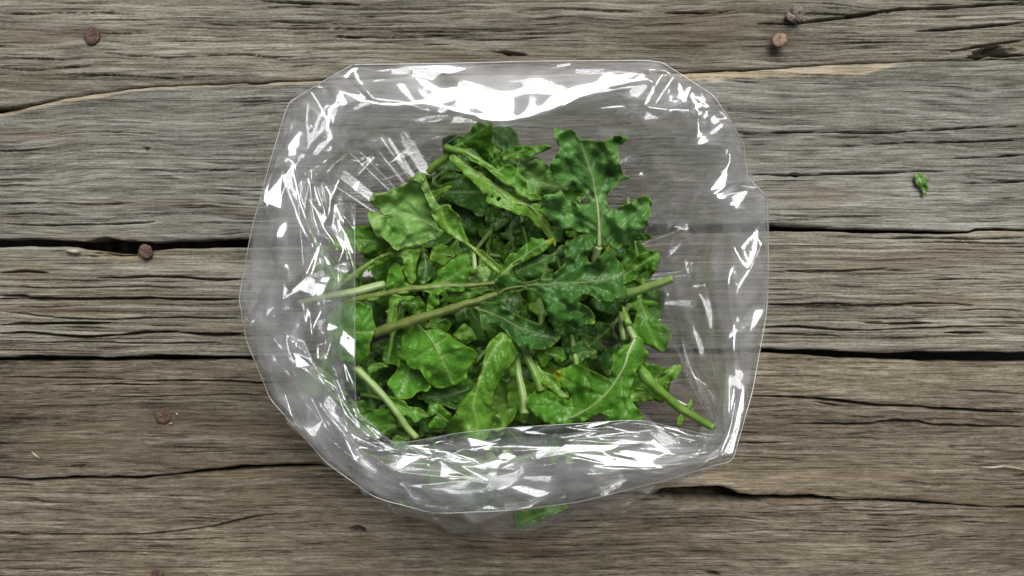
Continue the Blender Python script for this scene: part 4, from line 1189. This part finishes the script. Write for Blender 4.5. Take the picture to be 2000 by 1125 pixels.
rim = around(RIM, 0.08); rim_z = around(np.array(RIM_Z)[:, None], 0.5)[:, 0] * 0.001
mou = around(MOUTH, 0.45); mou_z = around(np.array(MOUTH_Z)[:, None], 0.6)[:, 0] * 0.001
ang_u = np.arange(NU) / NU * len(RIM)
inw = CEN - rim
inw /= np.linalg.norm(inw, axis=1)[:, None]
belly_k = [tuple(CEN + 0.82 * (np.array(p) - CEN)) for p in RIM]
for i_, p_ in {13: (1395, 880), 14: (1262, 962), 15: (1150, 1008), 16: (1010, 1046), 17: (830, 1028), 18: (722, 965)}.items():
    belly_k[i_] = p_
belly = around(belly_k, 0.7)
foot = CEN + 0.86 * (belly - CEN)
mid_wall = 0.45 * rim + 0.55 * belly


def stretch_noise(nv, fu, fv, seed):
    """ridged wrinkles running from the rim down"""
    u = np.arange(NU) / NU
    v = np.linspace(0, 1, nv)
    U, Vv = np.meshgrid(u, v)
    a = 2 * np.pi * U
    k = fu / (2 * np.pi)
    x = k * np.cos(a) * 3.0 + 40; y = k * np.sin(a) * 3.0 + 40
    n = vnoise(x + 0.35 * fv * Vv, y + fv * Vv, seed)
    return 1 - 2 * np.abs(n)


def crumpled(rows, counts, seed, amp, vrows, fixed, cu=81):
    """film as flat crumpled facets: jittered nodes on the lofted surface joined by planar triangles, plus fine crinkles"""
    S = loft(rows, counts)
    nv = S.shape[0]
    n = normals(S)
    r = np.random.default_rng(seed)
    vr = np.array(vrows, float)
    cv = len(vr)
    gap = np.minimum(np.diff(vr, prepend=vr[0] - 4), np.diff(vr, append=vr[-1] + 4))
    jv = r.uniform(-0.45, 0.45, (cv, cu)) * gap[:, None]
    jv[0] = 0; jv[-1] = 0
    for k in fixed: jv[k] = 0
    ju = r.uniform(-0.42, 0.42, (cv, cu)) + 0.5 * (np.arange(cv)[:, None] % 2) + 0.25 * r.normal(size=(cv, 1))
    for k in fixed: ju[k] = 0
    h = r.normal(0, 1.0, (cv, cu)) * 0.0021 * amp
    key_u = np.arange(cu) / cu * len(RIM)
    h *= 1 - 0.6 * np.exp(-((key_u - 1.9) / 1.0) ** 2)[None, :]      # the film is pulled taut along the back
    h[0] *= 0.25
    h[-7:-4] *= 1.5; h[-4:] *= 0.7
    for k in fixed: h[k] *= 0.35; h[k - 1] *= 1.25; h[k + 1] *= 1.4
    NP = np.zeros((cv, cu, 5))
    for a in range(cv):
        for b_ in range(cu):
            uu = (b_ + ju[a, b_]) / cu * NU
            vv = float(np.clip(vr[a] + jv[a, b_], 0, nv - 1))
            u0 = int(math.floor(uu)); v0 = min(int(vv), nv - 2)
            fu = uu - u0; fv = vv - v0
            g = lambda A: ((A[v0, u0 % NU] * (1 - fu) + A[v0, (u0 + 1) % NU] * fu) * (1 - fv) + (A[v0 + 1, u0 % NU] * (1 - fu) + A[v0 + 1, (u0 + 1) % NU] * fu) * fv)
            NP[a, b_, :2] = (uu, vv)
            NP[a, b_, 2:] = g(S) + g(n) * h[a, b_]
    L = S.copy()
    dg = r.random((cv, cu)) < 0.5
    for a in range(cv - 1):
        for b_ in range(-2, cu + 2):
            def Q(aa, bb):
                q = NP[aa, bb % cu].copy()
                q[0] += NU * (bb // cu)
                return q
            q = [Q(a, b_), Q(a, b_ + 1), Q(a + 1, b_ + 1), Q(a + 1, b_)]
            for t in ([(0, 1, 2), (0, 2, 3)] if dg[a, b_ % cu] else [(0, 1, 3), (1, 2, 3)]):
                A, B, C = q[t[0]], q[t[1]], q[t[2]]
                x0 = max(0, int(math.floor(min(A[0], B[0], C[0])))); x1 = min(NU - 1, int(math.ceil(max(A[0], B[0], C[0]))))
                y0 = max(0, int(math.floor(min(A[1], B[1], C[1])))); y1 = min(nv - 1, int(math.ceil(max(A[1], B[1], C[1]))))
                if x1 < x0 or y1 < y0: continue
                X, Y = np.meshgrid(np.arange(x0, x1 + 1), np.arange(y0, y1 + 1))
                den = (B[1] - C[1]) * (A[0] - C[0]) + (C[0] - B[0]) * (A[1] - C[1])
                if abs(den) < 1e-9: continue
                l0 = ((B[1] - C[1]) * (X - C[0]) + (C[0] - B[0]) * (Y - C[1])) / den
                l1 = ((C[1] - A[1]) * (X - C[0]) + (A[0] - C[0]) * (Y - C[1])) / den
                l2 = 1 - l0 - l1
                m = (l0 >= -1e-6) & (l1 >= -1e-6) & (l2 >= -1e-6)
                L[Y[m], X[m]] = l0[m][:, None] * A[2:] + l1[m][:, None] * B[2:] + l2[m][:, None] * C[2:]
    v = np.arange(nv)[:, None] / nv
    u = np.arange(NU)[None, :] / NU * 2 * np.pi
    msk = sstep(0.0, 0.4, vnoise(5 * np.cos(u) + 9 * v + 30, 5 * np.sin(u) + 3 * v + 30, seed + 4))
    f2 = facets(NU, nv, 80, 26, seed + 1)
    f3 = facets(NU, nv, 170, 52, seed + 2)
    wr = stretch_noise(nv, 50, 3.0, seed + 3)
    D = (0.00040 * f2 * (0.15 + msk) + 0.00010 * f3 * msk + 0.00010 * wr) * amp
    D *= sstep(0, 5, np.arange(nv))[:, None]
    S2 = 0.88 * L + 0.12 * S + n * D[..., None]
    S2 = 0.6 * S2 + 0.4 * (0.25 * (np.roll(S2, 1, 1) + np.roll(S2, -1, 1)) + 0.5 * S2)
    S2[..., 2] = np.maximum(S2[..., 2], 0.0016)
    return S2


bag = empty('plastic_bag', (*W(CEN[0], CEN[1], 0.0)[:2], 0.0))
tag(bag, 'crumpled clear plastic bag of green leaves, its mouth folded open on the planks', 'bag')
BORG = tuple(bag.location)

# body: from the folded-in mouth edge over the rim and down the wall to the base
w0 = world(mou, mou_z)
inset = around(np.array([70, 100, 92, 70, 95, 40, 75, 36, 80, 60, 40, 70, 40, 10, 36, 88, 40, 76, 110, 44, 90, 34, 70, 110, 42, 95, 50])[:, None], 0.6)
lift = around(np.array([6, 8, 8, 8, 8, 5, 8, 5, 8, 6, 4, 8, 5, 3, 5, 7, 4, 6, 8, 3, 7, 3, 6, 8, 3, 8, 6])[:, None], 0.6)[:, 0] * 0.001
q1 = 0.5 * mou + 0.5 * (rim + inw * inset)
w1 = world(q1, 0.5 * mou_z + 0.5 * (rim_z + lift) - 0.002)
w2 = world(rim + inw * inset, rim_z + lift)
w3 = world(rim + inw * 7, rim_z + 0.0022)
w4 = world(rim, rim_z)
w5 = world(rim + inw * 10, rim_z - 0.007)
w6 = world(mid_wall, 0.055 + 0 * rim_z)
w7 = world(belly, 0.026 + 0 * rim_z)
w8 = world(foot, 0.0022 + 0 * rim_z)
w9 = world(CEN + 0.35 * (foot - CEN), 0.0018 + 0 * rim_z)
counts = [26, 24, 8, 4, 5, 14, 16, 14, 8]
S = crumpled([w0, w1, w2, w3, w4, w5, w6, w7, w8, w9], counts, 900, 1.0, [0, 7, 14, 21, 29, 37, 45, 51, 57, 62, 66, 69, 75, 83, 91, 99, 107, sum(counts)], [9])
nv = S.shape[0]
mesh_np('bag_wall', S.reshape(-1, 3), grid_faces(nv, NU, True), M_FILM, bag, origin=BORG)

# cuff: the turned-over mouth, a second skin around the rim
rim_b = rim + inw * 3
inner = 0.45 * mou + 0.55 * (rim + inw * inset)
c0 = world(inner, 0.45 * mou_z + 0.55 * (rim_z + lift) + 0.004)
cv_ = np.random.default_rng(4).uniform(-28, 34, (27, 1)); cv_[12:15] = -8
cvar = around(cv_, 0.5)
c1 = world(rim + inw * (np.maximum(inset + cvar, 12)), rim_z + lift + 0.004)
c2 = world(rim_b + inw * 12, rim_z + 0.005)
c3 = world(rim_b, rim_z + 0.0015)
c4 = world(rim_b + inw * 20, rim_z - 0.014)
c5 = world(rim_b + inw * (75 + cvar), rim_z - 0.026)
S = crumpled([c0, c1, c2, c3, c4, c5], [20, 8, 5, 7, 8], 960, 0.9, [0, 5, 10, 15, 20, 24, 28, 33, 37, 41, 45, 48], [7], 54)
mesh_np('cuff', S.reshape(-1, 3), grid_faces(S.shape[0], NU, True), M_FILM2, bag, origin=BORG)

# a loose inner fold of film lining the mouth
e0 = world(0.88 * mou + 0.12 * rim, 0.88 * mou_z + 0.12 * rim_z - 0.003)
e1 = world(0.62 * mou + 0.38 * rim, 0.62 * mou_z + 0.38 * rim_z - 0.001)
e2 = world(0.34 * mou + 0.66 * rim, 0.34 * mou_z + 0.66 * rim_z + 0.001)
e3 = world(rim + inw * 18, rim_z - 0.003)
S = crumpled([e0, e1, e2, e3], [18, 16, 14], 1210, 1.15, [0, 6, 12, 18, 24, 30, 36, 42, 48], [], 47)
mesh_np('inner_fold', S.reshape(-1, 3), grid_faces(S.shape[0], NU, True), M_FOLD, bag, origin=BORG)

# the cut edge of the film, a thin doubled line along the folded-in part of the mouth
hp = np.stack([mou[:, 0], mou[:, 1], mou_z + 0.0006, np.full(NU, 0.6)], 1)
i0 = int(13.0 / 27 * NU)
idx = [(i0 + k) % NU for k in range(0, NU - i0 + int(1.2 / 27 * NU), 4)]
tube([tuple(hp[i]) for i in idx], M_HEM, bag, BORG, 'film_edge', 6, 1.0)

# the sharp fold that makes the outer rim
fp = np.stack([rim[:, 0] - inw[:, 0] * 0.8, rim[:, 1] - inw[:, 1] * 0.8, rim_z + 0.0006, np.full(NU, 1.0)], 1)
tube([tuple(fp[i % NU]) for i in range(0, NU + 1, 5)], M_HEM, bag, BORG, 'rim_fold', 6, 1.0)

# ------------------------------------------------------------------ nails, crumbs and scraps on the planks
M_RUST = plain_material('rusty_iron', (0.045, 0.024, 0.018), (0.125, 0.070, 0.050), 500, 0.75, 0.25, 0.8)
M_RUST2 = plain_material('worn_copper_rust', (0.085, 0.048, 0.028), (0.21, 0.130, 0.085), 350, 0.6, 0.35, 0.6)


def nail(px, py, r, z, mat, label, seed, tilt=(0, 0)):
    rr = np.random.default_rng(seed)
    n = 28
    a = np.linspace(0, 2 * np.pi, n, endpoint=False)
    prof = [(0.18, -0.020), (0.18, -0.0016), (0.90, -0.0012), (1.0, -0.0004), (0.97, 0.0002), (0.86, 0.0005), (0.55, 0.0006), (0.25, 0.0005)]
    out = 1 + 0.05 * np.cos(2 * a + rr.uniform(0, 6)) + 0.035 * np.cos(5 * a + rr.uniform(0, 6)) + rr.uniform(-0.02, 0.02, n)
    V = []
    for k, zz in prof:
        q = r * PX * k * (out if k > 0.4 else 1)
        V.append(np.stack([q * np.cos(a), q * np.sin(a), np.full(n, zz) + (0.00015 * vnoise(3 * np.cos(a) + 9 + seed, 3 * k * np.sin(a) + 5, seed) if k > 0.2 else 0)], 1))
    V = np.concatenate(V)
    V = np.concatenate([V, [[0, 0, 0.00035]]])
    F = grid_faces(len(prof), n, True).tolist()
    c = len(V) - 1
    for j in range(n):
        F.append([(len(prof) - 1) * n + j, (len(prof) - 1) * n + (j + 1) % n, c])
    o = mesh_np('nail', V, F, mat)
    o.location = W(px, py, z)
    o.rotation_euler = (math.radians(tilt[0]), math.radians(tilt[1]), rr.uniform(0, 6))
    tag(o, label, 'nail', 'rusty nails in the planks')
    return o


nail(179, 70, 17, 0.0004, M_RUST, 'flat dark rusty nail head in the top plank at its left', 1, (2, 3))
nail(1523, 78, 15.5, 0.0055, M_RUST2, 'pale copper-brown nail standing proud of the top plank', 2, (-3, 4))
nail(284, 491, 14, 0.0015, M_RUST, 'rusty nail head half out of the chipped gap between planks', 3, (6, -4))
nail(318, 814, 15, -0.0016, M_RUST, 'dark rusty nail head sunk in the brown plank', 4)
nail(307, 1127, 14, -0.0026, M_RUST, 'rusty nail head cut off by the bottom edge of the picture', 5)

# grey-brown lint clump above the proud nail
r_ = np.random.default_rng(5)
nu_, nv_ = 26, 14
th = np.linspace(0, 2 * np.pi, nu_, endpoint=False); ph = np.linspace(0.05, np.pi - 0.05, nv_)
T_, P_ = np.meshgrid(th, ph)
rad = 1 + 0.55 * vnoise(3.2 * np.cos(T_) * np.sin(P_) + 20, 3.2 * np.sin(T_) * np.sin(P_) + 2.5 * np.cos(P_) + 20, 9) + 0.25 * vnoise(8 * np.cos(T_) + 20, 8 * np.sin(T_) + 6 * P_, 8)
lv = np.stack([0.0042 * rad * np.cos(T_) * np.sin(P_), 0.0046 * rad * np.sin(T_) * np.sin(P_) + 0.0012 * np.cos(T_), 0.0024 * rad * np.cos(P_) + 0.0018], -1)
lint = mesh_np('lint_clump', lv.reshape(-1, 3), grid_faces(nv_, nu_, True), plain_material('lint', (0.10, 0.075, 0.055), (0.26, 0.21, 0.17), 900, 0.95, 0, 1.0))
lint.location = (*W(1551, 32, 0)[:2], 0.0)
tag(lint, 'fuzzy grey-brown lint clump on the top plank above the proud nail', 'lint')

# torn scrap of leaf on the boards
scrap = empty('leaf_scrap', W(1800, 360, 0.001))
tag(scrap, 'small torn dark-green leaf scrap lying alone on the grey plank', 'leaf scrap')
so = tuple(scrap.location)
blade([(1787, 344), (1791, 338), (1799, 339), (1805, 348), (1812, 353), (1809, 360), (1814, 368), (1808, 374), (1810, 381), (1803, 378), (1799, 370), (1792, 362), (1787, 354)],
      [(1790, 341, 1.2), (1799, 356, 3.6), (1806, 376, 2.0)], LM['mid'], scrap, so, 61, cup=-1.4, ruffle=1.0, step=2.0, tone=0.15, serr=0.6)
for k, pp in enumerate([[(1786, 350, 0.0016, 0.8), (1790, 353, 0.003, 0.8)], [(1806, 350, 0.003, 0.8), (1818, 350, 0.0009, 0.6)], [(1803, 376, 0.002, 0.8), (1801, 386, 0.0009, 0.6)]]):
    tube(pp, SM['red'], scrap, so, 'stalk', 6)

M_STRAW = plain_material('dry_straw', (0.24, 0.20, 0.13), (0.42, 0.37, 0.27), 300, 0.8)


def sliver(path, label, w=2.0, name='wood_sliver', cat='wood chip'):
    ox = W(path[0][0], path[0][1], path[0][2])
    o = tube([(a, b, c, w * f) for (a, b, c), f in zip(path, [0.5] + [1.0] * (len(path) - 2) + [0.35])], M_STRAW, None, ox, name, 6, 0.45)
    o.location = ox
    tag(o, label, cat)


sliver([(62, 883, 0.0), (69, 889, 0.0004), (77, 895, 0.0)], 'tiny pale straw chip on the brown plank at the lower left', 2.6)
sliver([(1916, 913, 0.0), (1940, 913, 0.0012), (1960, 911, 0.0010), (1985, 914, 0.0016), (2012, 920, 0.0)], 'long dry curled straw sliver at the right edge of the picture', 2.4)
sliver([(128, 489, 0.0006), (140, 490, 0.0012), (150, 491, 0.0012), (157, 491, 0.0006)], 'short tan wood sliver on the chipped plank edge at the left', 4.2)
sliver([(343, 806, -0.001), (346, 809, -0.0006), (347, 812, -0.001)], 'pale crumb just above right of the sunken nail', 2.2, 'wood_crumb')
sliver([(329, 828, -0.001), (333, 827, -0.0004), (338, 826, -0.001)], 'pale crumb touching the lower right of the sunken nail', 2.2, 'wood_crumb')

# water beads on the film: far too small to tell apart
rb = np.random.default_rng(77)
BW = bpy.data.objects['bag_wall'].data
co = np.empty(len(BW.vertices) * 3, np.float32); BW.vertices.foreach_get('co', co); co = co.reshape(-1, 3)
no = np.empty(len(BW.vertices) * 3, np.float32); BW.vertices.foreach_get('normal', no); no = no.reshape(-1, 3)
pick = rb.choice(np.arange(0, 62 * NU), 260, replace=False)
th = np.linspace(0, 2 * np.pi, 8, endpoint=False)
BV = []; BF = []
for i_ in pick:
    R_ = rb.uniform(0.0003, 0.00085) * (1 if rb.random() < 0.85 else 1.5)
    nn = Vector(no[i_]); nn = nn if nn.z > 0 else -nn
    t1 = nn.orthogonal().normalized(); t2 = nn.cross(t1)
    c_ = Vector(co[i_]); b0 = len(BV)
    for k, (rr_, hh) in enumerate(((1.0, 0.0), (0.86, 0.42), (0.45, 0.68))):
        for t in th:
            BV.append(tuple(c_ + (t1 * math.cos(t) + t2 * math.sin(t)) * R_ * rr_ + nn * R_ * hh))
    BV.append(tuple(c_ + nn * R_ * 0.75))
    for k in range(2):
        for j in range(8):
            BF.append([b0 + k * 8 + j, b0 + k * 8 + (j + 1) % 8, b0 + k * 8 + 8 + (j + 1) % 8, b0 + k * 8 + 8 + j])
    for j in range(8):
        BF.append([b0 + 16 + j, b0 + 16 + (j + 1) % 8, b0 + 24])
m_, t_, o_ = new_mat('water')
g_ = N(t_, 'ShaderNodeBsdfGlass'); g_.inputs['IOR'].default_value = 1.33; g_.inputs['Roughness'].default_value = 0.0
t_.links.new(g_.outputs[0], o_.inputs['Surface'])
beads = mesh_np('water_beads', np.array(BV), BF, m_, bag)
tag(beads, kind='stuff')
